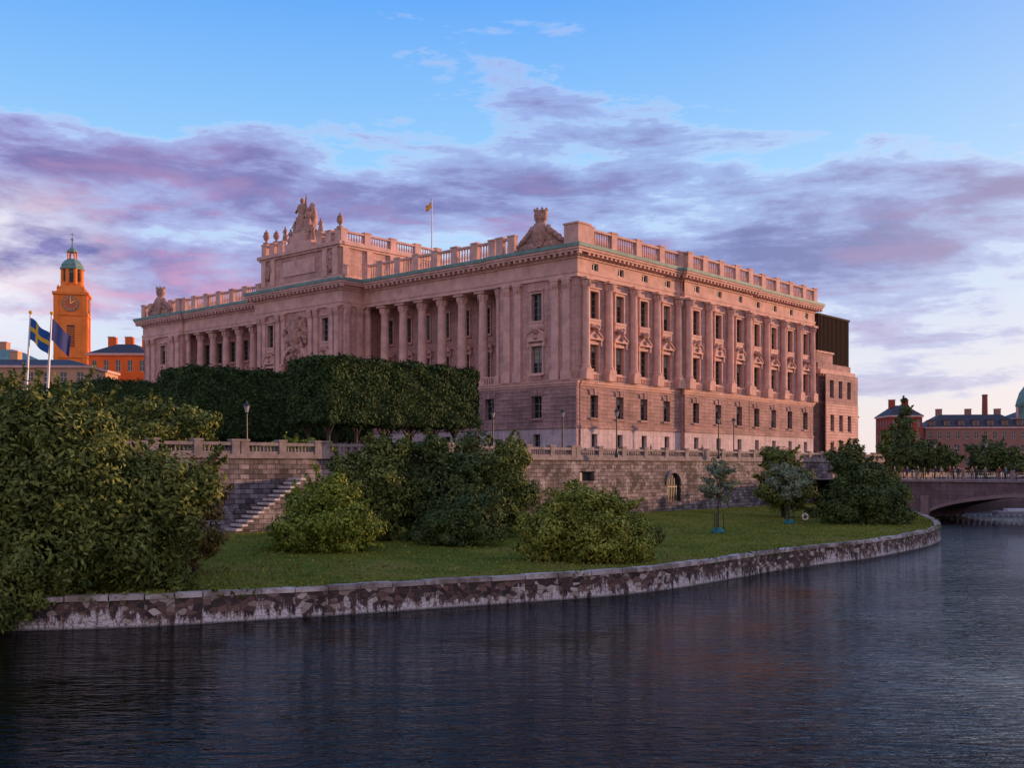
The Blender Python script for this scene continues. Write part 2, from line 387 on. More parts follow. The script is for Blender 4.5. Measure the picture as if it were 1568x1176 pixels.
def balus(mb,F,s0,s1,d,z0,h,step=.46,pier=4.6,pw=.55,m=0,ends=True,r=.13):
    L=s1-s0; n=max(1,round(L/pier))
    mb.fb(F,s0,s1,d-.25,d+.25,z0,z0+.22,m)
    mb.fb(F,s0,s1,d-.27,d+.27,z0+h-.26,z0+h,m)
    for i in range(n+1):
        c=s0+L*i/n; c=min(max(c,s0+pw),s1-pw)
        mb.fb(F,c-pw,c+pw,d-.31,d+.31,z0+.0,z0+h+.08,m)
        mb.fb(F,c-pw-.08,c+pw+.08,d-.38,d+.38,z0+h+.08,z0+h+.25,m)
    k=int(L/step)
    for i in range(k):
        c=s0+(i+.5)*L/k
        if any(abs(c-min(max(s0+L*j/n,s0+pw),s1-pw))<pw+.08 for j in range(n+1)): continue
        p=F(c,d,0)
        mb.lathe(p[0],p[1],[(r*.8,z0+.2),(r*1.25,z0+.2+(h-.45)*.3),(r*.55,z0+.2+(h-.45)*.75),(r,z0+h-.25)],6,m)
B=MB()
zr=32.5
balus(B,FN,.8,21.2,.35,zr,2.1);balus(B,FN,21.2,38.1,.95,zr,2.1);balus(B,FN,38.1,59.6,.35,zr,2.1)
balus(B,FE,9,12,.85,zr,2.1);B.box(-1.3,1.0,-.8,1.3,zr,zr+2.3,0);B.box(-1.4,1.1,-.9,1.4,zr+2.3,zr+2.5,0)
balus(B,FE,12.4,37.0,.6,zr,2.1,pier=3.66);balus(B,FE,57.5,82.3,.6,zr,2.1,pier=3.66)
balus(B,FE,82.5,86,.85,zr,2.1);balus(B,FE,91,94.5,.85,zr,2.1)
F_as=lambda s,d,z:(s,38.0-d,z)
balus(A,F_as,-3.7,15.5,-.4,37.75,1.6,pier=4.8,m=1)
for a,b_ in((38.3,43.4),(51.1,56.2)): balus(A,FE,a,b_,3.4,37.75,1.6,pier=2.4,m=1)
def statue(x,y,z,h,yaw=0,arm=0,m=0):
    k=h/2.0
    ca,sa=math.cos(yaw),math.sin(yaw)
    L=lambda a,b,c:(x+k*(a*ca-b*sa),y+k*(a*sa+b*ca),z+k*c)
    R.lathe(x,y,[(.46*k,z),(.4*k,z+.3*k),(.3*k,z+.9*k),(.22*k,z+1.15*k),(.31*k,z+1.45*k),(.22*k,z+1.62*k),(.07*k,z+1.68*k)],9,m,0,.9,1.15)
    R.ell(L(0,0,1.83),(.13*k,.13*k,.17*k),m,8)
    R.tube(L(0,.27,1.5),L(-.15,.42,1.15),.09*k,.07*k,6,m)
    if arm: R.tube(L(0,-.27,1.5),L(-.1,-.5,1.9),.09*k,.06*k,6,m); R.tube(L(-.1,-.5,1.0),L(-.1,-.5,2.1),.03*k,.03*k,5,m)
    else: R.tube(L(0,-.27,1.5),L(-.2,-.3,1.1),.09*k,.07*k,6,m)
def urn(x,y,z,h=2.0,m=0):
    R.box(x-.35,x+.35,y-.35,y+.35,z,z+.3*h/2,m)
    R.lathe(x,y,[(.18,z+.15*h),(.14,z+.22*h),(.42,z+.4*h),(.5,z+.58*h),(.35,z+.72*h),(.42,z+.76*h),(.2,z+.86*h),(.12,z+.95*h),(.03,z+h)],10,m)
zt=39.6
urn(-3.2,38.9,zt,2.2);urn(-3.2,55.7,zt,2.3)
statue(-3.1,43.2,39.6,2.1,0); statue(-3.1,51.3,39.6,2.1,0)
for y in (44.9,46.0,48.9,49.9): statue(-3.2,y,38.75 if (y<45.2 or y>49.4) else 39.7,2.4,0)
urn(-3.1,53.4,zt,1.9)
statue(-3.0,46.2,40.3,3.4,0,0); statue(-2.9,47.6,40.3,5.0,0,1); statue(-2.8,49.0,39.9,2.9,0)
R.ell((-2.5,47.1,40.8),(.9,1.9,1.5),0,9,.18); R.ell((-2.6,48.4,40.4),(.7,1.5,1.1),0,9,.15); R.ell((-2.4,45.8,39.7),(.8,1.6,1.0),0,9,.15)
R.ell((-2.2,46.3,42.3),(.7,.9,2.2),1,9,.12)
def crest(c):
    for k,(w,h) in enumerate(((3.5,.9),(2.6,.7),(1.7,.5))):
        z=zr+[0,.9,1.6][k]; R.box(-1.25,-.35,c-w,c+w,z,z+h,0)
    R.lathe(-1.35,c,[(.3,zr+.3),(.9,zr+.9),(1.1,zr+1.9),(1.0,zr+2.7),(.6,zr+3.1)],12,0,0,.45,1)
    for sg in(-1,1):
        for i in range(9):
            t=i/8; R.ell((-1.15,c+sg*(1.2+2.2*t),zr+2.3-1.6*t),(.36,.48-.2*t,.42-.18*t),0,8,.09)
        R.tube((-1.1,c+sg*.9,zr+1.2),(-1.1,c+sg*1.3,zr+2.8),.25,.3,7,0)
    R.lathe(-1.0,c,[(.6,zr+3.0),(.68,zr+3.4),(.8,zr+3.5),(.9,zr+4.1),(.8,zr+4.4),(.95,zr+4.55),(.3,zr+4.6)],12,0,0,.8,1)
    for i in range(8):
        a=i*math.pi/4; R.lathe(-1.0+.65*math.cos(a),c+.82*math.sin(a),[(.1,zr+4.5),(.15,zr+4.75),(.05,zr+4.9)],6,0)
crest(5.0); crest(88.5)
W.obj('facade_walls',WM,PB); T.obj('window_surrounds',[TRIM,SCULPT,RUST],PB); C.obj('columns_and_pilasters',[TRIM],PB,False)
CORN.obj('cornice',[TRIM,COPPER,GLASS,FRAMEW],PB); B.obj('roof_balustrade',[TRIM],PB); A.obj('central_attic',[STONE,TRIM],PB); R.obj('sculptures',[SCULPT,SCULPT],PB,True)
def flag(mb,p,w,h,dirv,droop,cols,cross):
    nx,nz=14,10
    for i in range(nx):
        for j in range(nz):
            def P(a,b):
                u=a/nx;v=b/nz
                return (p[0]+dirv[0]*w*u*(1-.25*droop)-dirv[1]*.18*math.sin(u*9)*u*w*.4, p[1]+dirv[1]*w*u+dirv[0]*.18*math.sin(u*9+v)*w*.5*u, p[2]-h*v-droop*w*u*.75+.06*math.sin(u*8))
            m=cols[0]
            if cross and (i in(4,5) or j in(4,5)): m=cols[1]
            mb.poly([P(i,j),P(i+1,j),P(i+1,j+1),P(i,j+1)],m)
BLUE=plain('flag_blue',(.01,.09,.33),.8,.1);YEL=plain('flag_yellow',(.75,.45,.02),.8,.1);NAVY=plain('flag_navy',(.012,.03,.16),.8,.1);POLE=plain('pole_white_paint',(.6,.6,.6),.4,.05)
ORF=plain('flag_orange',(.7,.25,.08),.8,.1)
fp=MB(); fp.lathe(0,0,[(.12,32.5),(.1,38),(.07,44.6),(.03,44.7)],8,0); fp.ell((0,0,44.8),(.14,.14,.14),0)
flag(fp,(-.08,0,44.4),1.2,.9,(-.8,.3),.6,(1,2),True)
o=fp.obj('roof_flagpole',[POLE,ORF,YEL]); o.location=(-11.3,152,0); 
# ------------------------------------------------------------ neighbour stone building + dark box
NB=empty('bank_annex_building',(7.8,124,0),ROT)
w=MB()
cs=[64.0,67.2,70.4]
ops=[(c-.7,c+.7,a,b_) for c in cs for a,b_ in((9.3,10.9),(12.7,15.3),(18.0,20.8))]
FNb=lambda s,d,z:(s,-1.0-d,z)
wall(w,FNb,61.8,73.8,8,21.8,0,ops,0,.5,2,3); courses(w,FNb,61.8,73.8,8.4,17,0,ops,1)
w.box(62,73.7,.5,34,8,21.7,0); w.poly([(73.8,1,8),(73.8,34,8),(73.8,34,21.8),(73.8,1,21.8)],0); w.poly([(61.8,1,8),(61.8,34,8),(61.8,34,21.8),(61.8,1,21.8)],0)
w.box(61.4,74.4,-.3,34,21.8,22.5,1); w.box(61.8,73.9,.3,33,22.5,23.6,0); w.box(61.6,74.1,.4,34,17.0,17.6,1)
w.box(61.6,67.5,.5,12,23.6,25.2,0); w.box(61.4,67.7,.3,12.2,25.2,25.5,1)
for k in range(12): w.box(62+k,62.25+k,.0,.45,21.45,21.79,1)
w.obj('walls',[RUST,TRIM,GLASS,FRAME],NB)
DK=plain('dark_brown_metal',(.035,.018,.017),.8,.2,spec=.08); DK2=plain('dark_brown_panel',(.06,.031,.029),.8,.2,spec=.08)
MBX=empty('modern_roof_extension',(7.8,124,0),ROT)
w=MB(); w.box(62.5,74,.8,14,25.51,31.2,1); w.box(62.3,74.2,.5,14.2,31.2,31.5,0)
for i in range(24): w.box(62.6+i*.485,62.74+i*.485,.6,.8,23.65,31.2,0)
w.box(67.8,74,.85,14,23.61,25.5,1)
w.obj('cladding',[DK,DK2],MBX)
# ------------------------------------------------------------ terrace, walls, lawn
WP=[(-75,55),(-58,62),(-40,72),(-30,79.5),(-22,87),(-16.5,93),(-11.5,95.6),(-6,99.2),(6.6,113.5),(23.8,133),(40,151.4),(60,174)]
TM=plain('terrace_paving',(.2,.18,.16),.9,.2,.8)
t=MB(); t.poly([(x,y,8.0) for x,y in WP]+[(120,290,8.0),(-220,290,8.0),(-220,55,8.0)],0); t.obj('terrace_pavement',[TM])
tw=MB(); TW=empty('terrace_retaining_wall')
for i in range(len(WP)-1):
    p,q=Vector(WP[i]),Vector(WP[i+1]); L=(q-p).length; tt=(q-p)/L; n=Vector((tt.y,-tt.x))
    F=(lambda p,tt,n:(lambda s,d,z:(p.x+tt.x*s+n.x*(d+ (8-z)*.03),p.y+tt.y*s+n.y*(d+(8-z)*.03),z)))(p,tt,n)
    ops=[]
    if i==8: ops=[(17.6,20.4,2.9,6.3),(.8,3.4,5.5,6.5)]
    wall(tw,F,0,L,.8,7.7,0,ops,0,.6,None)
    for a,b_,za,zb in ops:
        tw.poly([F(a,-.6,za),F(b_,-.6,za),F(b_,-.6,zb),F(a,-.6,zb)],2)
        if zb-za>2:
            k=8
            for j in range(k+1): tw.fb(F,a+(b_-a)*j/k-.04,a+(b_-a)*j/k+.04,-.3,-.2,za,zb,2)
            tw.fb(F,a,b_,-.32,-.22,(za+zb)/2,(za+zb)/2+.1,2)
            c=(a+b_)/2; R_=(b_-a)/2
            for sgn in(-1,1):
                ar=[(c+sgn*R_*math.cos(x),zb-1.4+R_*math.sin(x)) for x in np.linspace(0,math.pi/2,7)]
                tw.fpoly(F,ar+[(c,zb+.01),(c+sgn*R_,zb+.01)],-.25,.005,0)
            ar=[(c+R_*math.cos(x),zb-1.4+R_*math.sin(x)) for x in np.linspace(0,math.pi,11)]
            for j in range(10):
                p1,q1=ar[j],ar[j+1]; g=1.3
                tw.fpoly(F,[p1,q1,(c+(q1[0]-c)*g,zb-1.4+(q1[1]-zb+1.4)*g),(c+(p1[0]-c)*g,zb-1.4+(p1[1]-zb+1.4)*g)],-.1,.12,1)
    Fs=(lambda p,tt,n:(lambda s,d,z:(p.x+tt.x*s+n.x*d,p.y+tt.y*s+n.y*d,z)))(p,tt,n)
    tw.fb(Fs,-.05,L+.05,-.6,.22,7.7,8.05,1)
    balus(tw,Fs,.05,L-.05,-.1,8.05,.95,.34,4.0,.35,1,True,.1)
PALEW=plain('terrace_coping_stone',(.25,.205,.195),.85,.35,1.2,.3,spec=.2)
tw.obj('wall_blocks',[WALLM,PALEW,IRON],TW)
sm=MB(); p=Vector((-18.6,90.7)); q=Vector((-25,84.2)); tt=(q-p).normalized(); random.seed(2)
for i in range(13):
    a=p+tt*(i*.5); zt_=5.9-i*.33
    sm.obox(a,a+tt*.5,-.25,-2.0,0.8,zt_,0); sm.obox(a-tt*.06,a+tt*.46,-.28,-2.1,zt_,zt_+.17,1)
sm.obj('stone_staircase',[WALLM,plain('stair_tread_stone',(.62,.55,.52),.85,.3,2)])
EP=[(-90,36),(-60,40),(-35,44.5),(-19.2,46.2),(-11.4,49.1),(-2.7,53.7),(7.75,60.2),(18.4,73.1),(28.3,83.5),(38.4,98.0),(44.2,112),(48.5,127),(53,144),(60,165),(72,200)]
def catmull(P,k=6):
    out=[]
    for i in range(len(P)-1):
        p0=Vector(P[max(i-1,0)]);p1=Vector(P[i]);p2=Vector(P[i+1]);p3=Vector(P[min(i+2,len(P)-1)])
        for j in range(k):
            t=j/k; out.append(.5*((2*p1)+(-p0+p2)*t+(2*p0-5*p1+4*p2-p3)*t*t+(-p0+3*p1-3*p2+p3)*t**3))
    out.append(Vector(P[-1])); return out
EC=catmull(EP)
m,nt,b=new_mat('lawn_grass')
f=noise(nt,.22,5,.6); f2=noise(nt,5,5,.75)
c=ramp(nt,f,[(.3,(.10,.14,.02)),(.48,(.18,.21,.03)),(.62,(.27,.24,.05)),(.75,(.29,.20,.07))])
c=mixc(nt,1.0,c,ramp(nt,f2,[(.25,(.45,.45,.45)),(.75,(1.4,1.4,1.3))]),'MULTIPLY')
nt.links.new(c,b.inputs['Base Color']); b.inputs['Roughness'].default_value=.95; b.inputs['Specular IOR Level'].default_value=.03
bp=N(nt,'ShaderNodeBump'); bp.inputs['Strength'].default_value=.9; bp.inputs['Distance'].default_value=.12; nt.links.new(noise(nt,11,4,.8),bp.inputs['Height']); nt.links.new(bp.outputs[0],b.inputs['Normal'])
GRASS=m
ZL=1.38
l=MB()
k=12
inner=catmull([(-90,56),(-60,63),(-40,72.5),(-22,87.5),(-16,94),(-8,99),(0,107),(8,116),(16,125),(27,137.5),(36,148),(43,156),(50,164),(60,176),(72,200)])
def Lp(a,u):
    p=EC[a].lerp(inner[a],u/k); return (p.x,p.y,ZL-.06+.5*math.sin(min(1,u/k*1.2)*math.pi/2)*(u/k)+.05*math.sin(p.x*.8)*math.sin(p.y*.7)*(1 if u else 0))
for i in range(min(len(EC),len(inner))-1):
    for j in range(k): l.poly([Lp(i,j),Lp(i+1,j),Lp(i+1,j+1),Lp(i,j+1)],0)
l.obj('lawn',[GRASS],None,True)
m,nt,b=new_mat('embankment_masonry')
uv=N(nt,'ShaderNodeUVMap'); mp=N(nt,'ShaderNodeMapping'); mp.inputs['Scale'].default_value=(1,1.7,1); nt.links.new(uv.outputs[0],mp.inputs[0])
vo=N(nt,'ShaderNodeTexVoronoi'); vo.inputs['Scale'].default_value=2.6; nt.links.new(mp.outputs[0],vo.inputs['Vector'])
ve=N(nt,'ShaderNodeTexVoronoi',feature='DISTANCE_TO_EDGE'); ve.inputs['Scale'].default_value=2.6; nt.links.new(mp.outputs[0],ve.inputs['Vector'])
sp=N(nt,'ShaderNodeSeparateColor'); nt.links.new(vo.outputs['Color'],sp.inputs[0])
base=ramp(nt,sp.outputs[0],[(0,(.03,.022,.02)),(.45,(.10,.058,.045)),(.7,(.18,.10,.075)),(.85,(.34,.26,.21)),(1,(.55,.46,.40))])
mp2=N(nt,'ShaderNodeMapping'); mp2.inputs['Scale'].default_value=(1.8,.5,1); nt.links.new(uv.outputs[0],mp2.inputs[0])
st=noise(nt,1.2,7,.78,mp2.outputs[0])
big=noise(nt,.16,3,.6,uv.outputs[0])
sx=N(nt,'ShaderNodeSeparateXYZ'); nt.links.new(uv.outputs[0],sx.inputs[0])
zf=mapr(nt,sx.outputs[1],.0,1.1,.12,-.12)
stf=ramp(nt,mth(nt,'ADD',mth(nt,'ADD',st,zf),mth(nt,'MULTIPLY',mth(nt,'SUBTRACT',big,.5),.5)),[(.53,(0,0,0)),(.60,(1,1,1))])
c=mixc(nt,stf,base,(.66,.59,.55))
ed=ramp(nt,ve.outputs['Distance'],[(.0,(.3,.3,.3)),(.07,(1,1,1))])
c=mixc(nt,1.0,c,ed,'MULTIPLY')
wet=mapr(nt,sx.outputs[1],.02,.15,.15,1.0)
c=mixc(nt,1.0,c,ramp(nt,wet,[(0,(0,0,0)),(1,(1,1,1))]),'MULTIPLY')
nt.links.new(c,b.inputs['Base Color']); b.inputs['Roughness'].default_value=.85
bp=N(nt,'ShaderNodeBump'); bp.inputs['Strength'].default_value=.8; bp.inputs['Distance'].default_value=.08
nt.links.new(mth(nt,'ADD',mth(nt,'MINIMUM',ve.outputs['Distance'],.12),mth(nt,'MULTIPLY',st,.15)),bp.inputs['Height']); nt.links.new(bp.outputs[0],b.inputs['Normal'])
EMB=m
m,nt,b=new_mat('embankment_coping')
f=noise(nt,.7,6,.7); c=ramp(nt,f,[(.3,(.16,.12,.09)),(.46,(.36,.29,.25)),(.54,(.58,.51,.47)),(.75,(.68,.61,.56))])
g_=N(nt,'ShaderNodeNewGeometry'); c=mixc(nt,1.0,c,ramp(nt,g_.outputs['Random Per Island'],[(0,(.5,.45,.43)),(1,(1.15,1.15,1.15))]),'MULTIPLY')
nt.links.new(c,b.inputs['Base Color']); b.inputs['Roughness'].default_value=.9
COP=m
e=MB(); random.seed(5)
def off(a,d):
    a0=EC[max(a-1,0)];a1=EC[min(a+1,len(EC)-1)]; t_=(a1-a0).normalized(); return EC[a]+Vector((t_.y,-t_.x))*d
for i in range(len(EC)-1):
    p,q=EC[i],EC[i+1]; L=(q-p).length; tt=(q-p)/L
    a,b_=off(i,.25),off(i+1,.25); c_,d_=off(i,0),off(i+1,0)
    e.poly([(a.x,a.y,-1),(b_.x,b_.y,-1),(d_.x,d_.y,ZL-.18),(c_.x,c_.y,ZL-.18)],0)
    ns=max(1,int(L/1.0))
    for j in range(ns):
        s0_=p+(q-p)*(j/ns); s1_=p+(q-p)*((j+1)/ns); g=tt*random.uniform(.01,.04)
        hz=random.uniform(-.03,.04); o_=random.uniform(-.05,.05)
        e.obox(s0_+g,s1_-g,-.5,.08+o_,ZL-.18,ZL+.04+hz,1)
e.obj('embankment_wall',[EMB,COP])
# ------------------------------------------------------------ water & far land
m,nt,b=new_mat('river_water')
b.inputs['Base Color'].default_value=(.003,.0025,.003,1); b.inputs['Roughness'].default_value=.015; b.inputs['IOR'].default_value=1.15
tc=N(nt,'ShaderNodeTexCoord'); mp=N(nt,'ShaderNodeMapping'); mp.inputs['Rotation'].default_value=(0,0,math.radians(-24)); mp.inputs['Scale'].default_value=(.7,1.9,1); nt.links.new(tc.outputs['Object'],mp.inputs[0])
n1=noise(nt,.55,2,.5,mp.outputs[0],.8); n2=noise(nt,2.0,3,.6,mp.outputs[0],1.0); n3=noise(nt,.05,3,.5,tc.outputs['Object'])
h=mth(nt,'ADD',mth(nt,'MULTIPLY',n1,.40),mth(nt,'MULTIPLY',n2,.26))
# gusts: smooth streaks next to rippled ones
h=mth(nt,'MULTIPLY',h,mapr(nt,n3,.38,.62,.3,1.5))
bp=N(nt,'ShaderNodeBump'); bp.inputs['Strength'].default_value=1.0; bp.inputs['Distance'].default_value=.30; nt.links.new(h,bp.inputs['Height']); nt.links.new(bp.outputs[0],b.inputs['Normal'])
w=MB(); w.poly([(-4000,-500,0),(4000,-500,0),(4000,6000,0),(-4000,6000,0)]); w.obj('water',[m])
ASPH=plain('city_ground',(.09,.085,.08),.9,.2,.2)
g=MB(); g.poly([(-4000,235,2.6),(60,235,2.6),(95,262,2.6),(4000,330,2.6),(4000,6000,2.6),(-4000,6000,2.6)],0)
g.poly([(60,235,2.6),(95,262,2.6),(95,262,-1),(60,235,-1)],1); g.poly([(95,262,2.6),(4000,330,2.6),(4000,330,-1),(95,262,-1)],1)
g.poly([(118,30,2.7),(800,30,2.7),(800,325,2.7),(210,255,2.7)],0); g.poly([(118,30,2.7),(210,255,2.7),(210,255,-1),(118,30,-1)],1)
g.obj('city_ground',[ASPH,PLINTH])
bm_=MB()
for i in range(30): bm_.ell((60+i*.75,153-i*.12,.1),(.2,.2,.16),0,8)
bm_.tube((60,153,.06),(82,149.5,.06),.05,.05,6,1); bm_.box(70,78,155,157.2,-.1,.55,1); bm_.box(71.5,76,155.4,156.8,.55,.95,0)
bm_.obj('floating_boom_and_pontoon',[plain('buoy_white',(.75,.73,.72),.5,.05),plain('pontoon_grey',(.4,.38,.38),.7,.1)])
# ------------------------------------------------------------ town houses
ROOFD=plain('dark_sheet_roof',(.05,.045,.05),.7,.2,1); ROOFR=plain('red_brown_roof',(.16,.06,.04),.7,.2,1)
def house(name,x,y,rot,w,d,zb,zt,fl,bays,wallc,roofm,rh=4,dorm=0,chim=2,hip=True,sides=2):
    E=empty(name,(x,y,0),rot); mb=MB(); wm=plain(name+'_render',wallc,.85,.14,.3,spec=.2)
    H=(zt-zb)/fl
    def F0(s,dd,z): return (s,-dd,z)
    def F1(s,dd,z): return (-dd,s,z)
    def F2(s,dd,z): return (w+dd,s,z)
    def oo(L,nb):
        st=L/nb; ww=min(1.3,st*.42)
        return [(st*(i+.5)-ww/2,st*(i+.5)+ww/2,zb+H*j+H*.25,zb+H*j+H*.78) for i in range(nb) for j in range(fl)]
    nb2=max(2,int(d/(w/bays)))
    wall(mb,F0,0,w,zb,zt,0,oo(w,bays),0,.25,2,3,1,1,.1)
    wall(mb,F1,0,d,zb,zt,0,oo(d,nb2),0,.25,2,3,1,1,.1); wall(mb,F2,0,d,zb,zt,0,oo(d,nb2),0,.25,2,3,1,1,.1)
    mb.poly([(0,d,zb),(w,d,zb),(w,d,zt),(0,d,zt)],0)
    mb.box(-.35,w+.35,-.35,d+.35,zt,zt+.45,4); mb.box(-.12,w+.12,-.12,-.01,zb+H-.15,zb+H+.1,4)
    q=min(d,w)*.35 if hip else 0
    z0=zt+.45;z1=z0+rh
    a=[(-.3,-.3,z0),(w+.3,-.3,z0),(w+.3,d+.3,z0),(-.3,d+.3,z0)]; t_=[(q,d*.35,z1),(w-q,d*.35,z1),(w-q,d*.65,z1),(q,d*.65,z1)]
    for i in range(4): mb.poly([a[i],a[(i+1)%4],t_[(i+1)%4],t_[i]],1)
    mb.poly(t_,1)
    for i in range(dorm):
        c=w*(i+.5)/dorm; mb.box(c-.8,c+.8,.4,4,z0,z0+1.9,0); mb.box(c-.95,c+.95,.2,4.2,z0+1.9,z0+2.1,1); mb.box(c-.45,c+.45,.36,.4,z0+.5,z0+1.6,2)
    for i in range(chim):
        c=w*(i+.7)/(chim+.4); mb.box(c-.7,c+.7,d*.45,d*.55+.5,z1-1.2,z1+1.6,0); mb.box(c-.8,c+.8,d*.45-.1,d*.55+.6,z1+1.6,z1+1.8,4)
    mb.obj('house_walls_and_roof',[wm,roofm,GLASS,FRAMEW,TRIM],E)
    return E
house('orange_townhouse',-87.3,222,.02,12.2,14,8,30.0,5,5,(.78,.15,.03),ROOFD,2.4,0,3)
house('palace_office_building',-110,195,.03,33,16,8,25.0,5,11,(.52,.30,.17),ROOFD,1.6,0,1)
house('green_roofed_house',-123,215,.0,26,14,8,27.5,5,8,(.5,.27,.16),COPPER,3.0,0,2)
house('brick_red_townhouse',106,302,.0,9,12,2.6,21,5,4,(.34,.06,.04),ROOFD,3.0,1,2)
house('long_palace_building',119,310,-.12,28,16,2.6,18,4,11,(.34,.17,.13),ROOFD,3.8,7,3)
house('grand_corner_building',147,312,-.1,26,20,2.6,21,5,8,(.42,.20,.13),ROOFD,3.4,3,2)
house('ochre_townhouse',97,330,.05,9,12,2.6,22,5,3,(.4,.24,.16),ROOFR,4,1,2)
for i,(px,py,hh,cc) in enumerate([(124,45,19.5,(.4,.3,.2)),(134,70,20.5,(.35,.2,.15)),(144,96,18,(.45,.36,.25)),(155,122,18.5,(.3,.2,.16)),(166,148,16.0,(.4,.3,.22)),(178,175,14.5,(.38,.2,.14)),(190,202,15,(.42,.34,.26)),(201,229,14,(.3,.2,.15))]):  # unseen house row, placed and sized to shade the lawn and lower walls
    house('north_bank_shading_house' if i==0 else 'north_bank_shading_house.%03d'%i,px,py+27,math.radians(-67),28,14,2.7,hh,5,8,cc,ROOFD,2,3,2)
dm=MB(); dm.lathe(0,0,[(3.6,18),(3.6,24.4),(4.0,24.6),(3.7,26),(2.9,28.6),(1.5,30.6),(.6,31.4),(.6,32.6),(.2,33),(.05,35)],16,0)
for k in range(8): a=k*math.pi/4; dm.box(3.5*math.cos(a)-.35,3.5*math.cos(a)+.35,3.5*math.sin(a)-.35,3.5*math.sin(a)+.35,18,24.5,1)
o=dm.obj('copper_dome_tower',[COPPER,TRIM],None,True); o.location=(150.5,313,0)
ch=MB(); ch.lathe(0,0,[(1.0,20),(.8,33),(.9,33.1),(.85,33.5)],12,0); o=ch.obj('factory_chimney',[plain('chimney_brick',(.22,.06,.045),.8,.15)]); o.location=(147,335,-4)
# ------------------------------------------------------------ cathedral clock tower
CT=empty('cathedral_clock_tower',(-122.4,300,0),.28)
ORP=plain('orange_plaster',(.88,.25,.05),.85,.14,.4,spec=.2); c=MB()
h=4.1; UP=5.2
Fs_=[lambda s,d,z:(s,-h-d,z),lambda s,d,z:(-h-d,s,z),lambda s,d,z:(h+d,s,z),lambda s,d,z:(s,h+d,z)]
c.box(-h,h,-h,h,8,49.5+UP,0)
for F in Fs_:
    for s in(-h+.5,h-.5): c.fb(F,s-.55,s+.55,0,.3,8,49+UP,0)
    c.fb(F,-h-.5,h+.5,0,.6,49.2+UP,49.9+UP,0); c.fb(F,-h-.3,h+.3,0,.35,48.7,49.2,0); c.fb(F,-h-.3,h+.3,0,.35,37,37.5,0)
    c.fb(F,-1.0,1.0,0,.08,40,46,3); c.fb(F,-1.2,1.2,0,.05,39.8,46.3,0)
    for i in range(11): c.fb(F,-.95,.95,.08,.2,40.2+i*.5,40.4+i*.5,0)
    c.fb(F,-.6,.6,0,.1,29,33,3)
    R_=2.1; zc=46.7+UP
    disc=[(R_*math.cos(a),zc+R_*math.sin(a)) for a in np.linspace(0,2*math.pi,25)[:-1]]
    c.fpoly(F,disc,0,.45,1); disc=[(a*.88,zc+(b_-zc)*.88) for a,b_ in disc]; c.fpoly(F,disc,.45,.5,4)
    c.fb(F,-.1,.1,.52,.58,zc,zc+1.5,5); c.fpoly(F,[(-.1,zc),(.1,zc-.15),(1.1,zc+.7),(1.0,zc+.85)],.52,.6,5)
    for k in range(12): a=k*math.pi/6; c.fb(F,1.6*math.cos(a)-.1,1.6*math.cos(a)+.1,.5,.56,zc+1.6*math.sin(a)-.1,zc+1.6*math.sin(a)+.1,5)
U=lambda z: 49.9+UP+(z-49.9)*.66
def LT(cx,cy,prof,n,m,ph=0): c.lathe(cx,cy,[(r,U(z)) for r,z in prof],n,m,ph)
LT(0,0,[(5.4,49.9),(5.0,51.0),(3.6,53.2),(3.2,54.6)],4,0,math.pi/4)
for k in range(4):
    a=math.pi/4+k*math.pi/2; LT(4.6*math.cos(a),4.6*math.sin(a),[(.5,49.9),(.35,51),(.5,51.6),(.1,52.9)],8,0)
LT(0,0,[(2.3,53.5),(2.3,60)],8,1,math.pi/8)
for k in range(8):
    a=k*math.pi/4+math.pi/8; x,y=2.6*math.cos(a),2.6*math.sin(a); LT(x,y,[(.55,53.5),(.5,59.6),(.6,60)],8,0)
    a=k*math.pi/4; x,y=2.2*math.cos(a),2.2*math.sin(a); c.box(x-.4,x+.4,y-.4,y+.4,U(54.6),U(58.5),3)
LT(0,0,[(3.3,60),(3.4,60.6),(2.9,61.2),(3.0,62.0),(2.2,63.6),(1.5,64.4),(1.4,64.6)],8,1,math.pi/8)
for k in range(6): a=k*math.pi/3; LT(1.15*math.cos(a),1.15*math.sin(a),[(.18,64.5),(.18,67.6)],6,0)
LT(0,0,[(1.5,67.5),(1.5,67.8),(1.2,68.6),(.5,69.4),(.25,69.8),(.12,72.5),(.35,72.8),(.35,73.3),(.06,73.6),(.05,76)],10,1)
c.box(-.5,.5,-.05,.05,U(75),U(75.25),4)
c.obj('tower_body',[ORP,COPPER,TRIM,IRON,plain('clock_orange',(.5,.12,.05),.6,.1),plain('gilt',(.8,.5,.1),.3,.1,1,0,.8)],CT)
# ------------------------------------------------------------ bridge
BR=empty('stone_arch_bridge',(49.5,147.5,0),math.atan2(-.661,.75))
m_gr=ashlar('bridge_granite',(.21,.15,.16),1.4,.55,(.1,.08,.085),.14,.015,.35)
b=MB()
Fb=lambda s,d,z:(s,-d,z)
zd=5.3
def arch_z(s,c,hw,zs,rise):
    t=(s-c)/hw
    return zs+rise*math.sqrt(max(0,1-t*t))
arches=[(25.5,18.5,.2,3.2),(66,18.5,.2,3.2)]
SS=np.arange(-6,86,.5)
for face,dd in ((0,0.0),(1,-14.0)):
    for s in SS:
        def low(x):
            for cc,hw,zs,ri in arches:
                if abs(x-cc)<hw: return arch_z(x,cc,hw,zs,ri)
            return -1.0
        x0,x1=s,s+.5
        b.poly([Fb(x0,dd,low(x0)),Fb(x1,dd,low(x1)),Fb(x1,dd,zd-.3),Fb(x0,dd,zd-.3)],0)
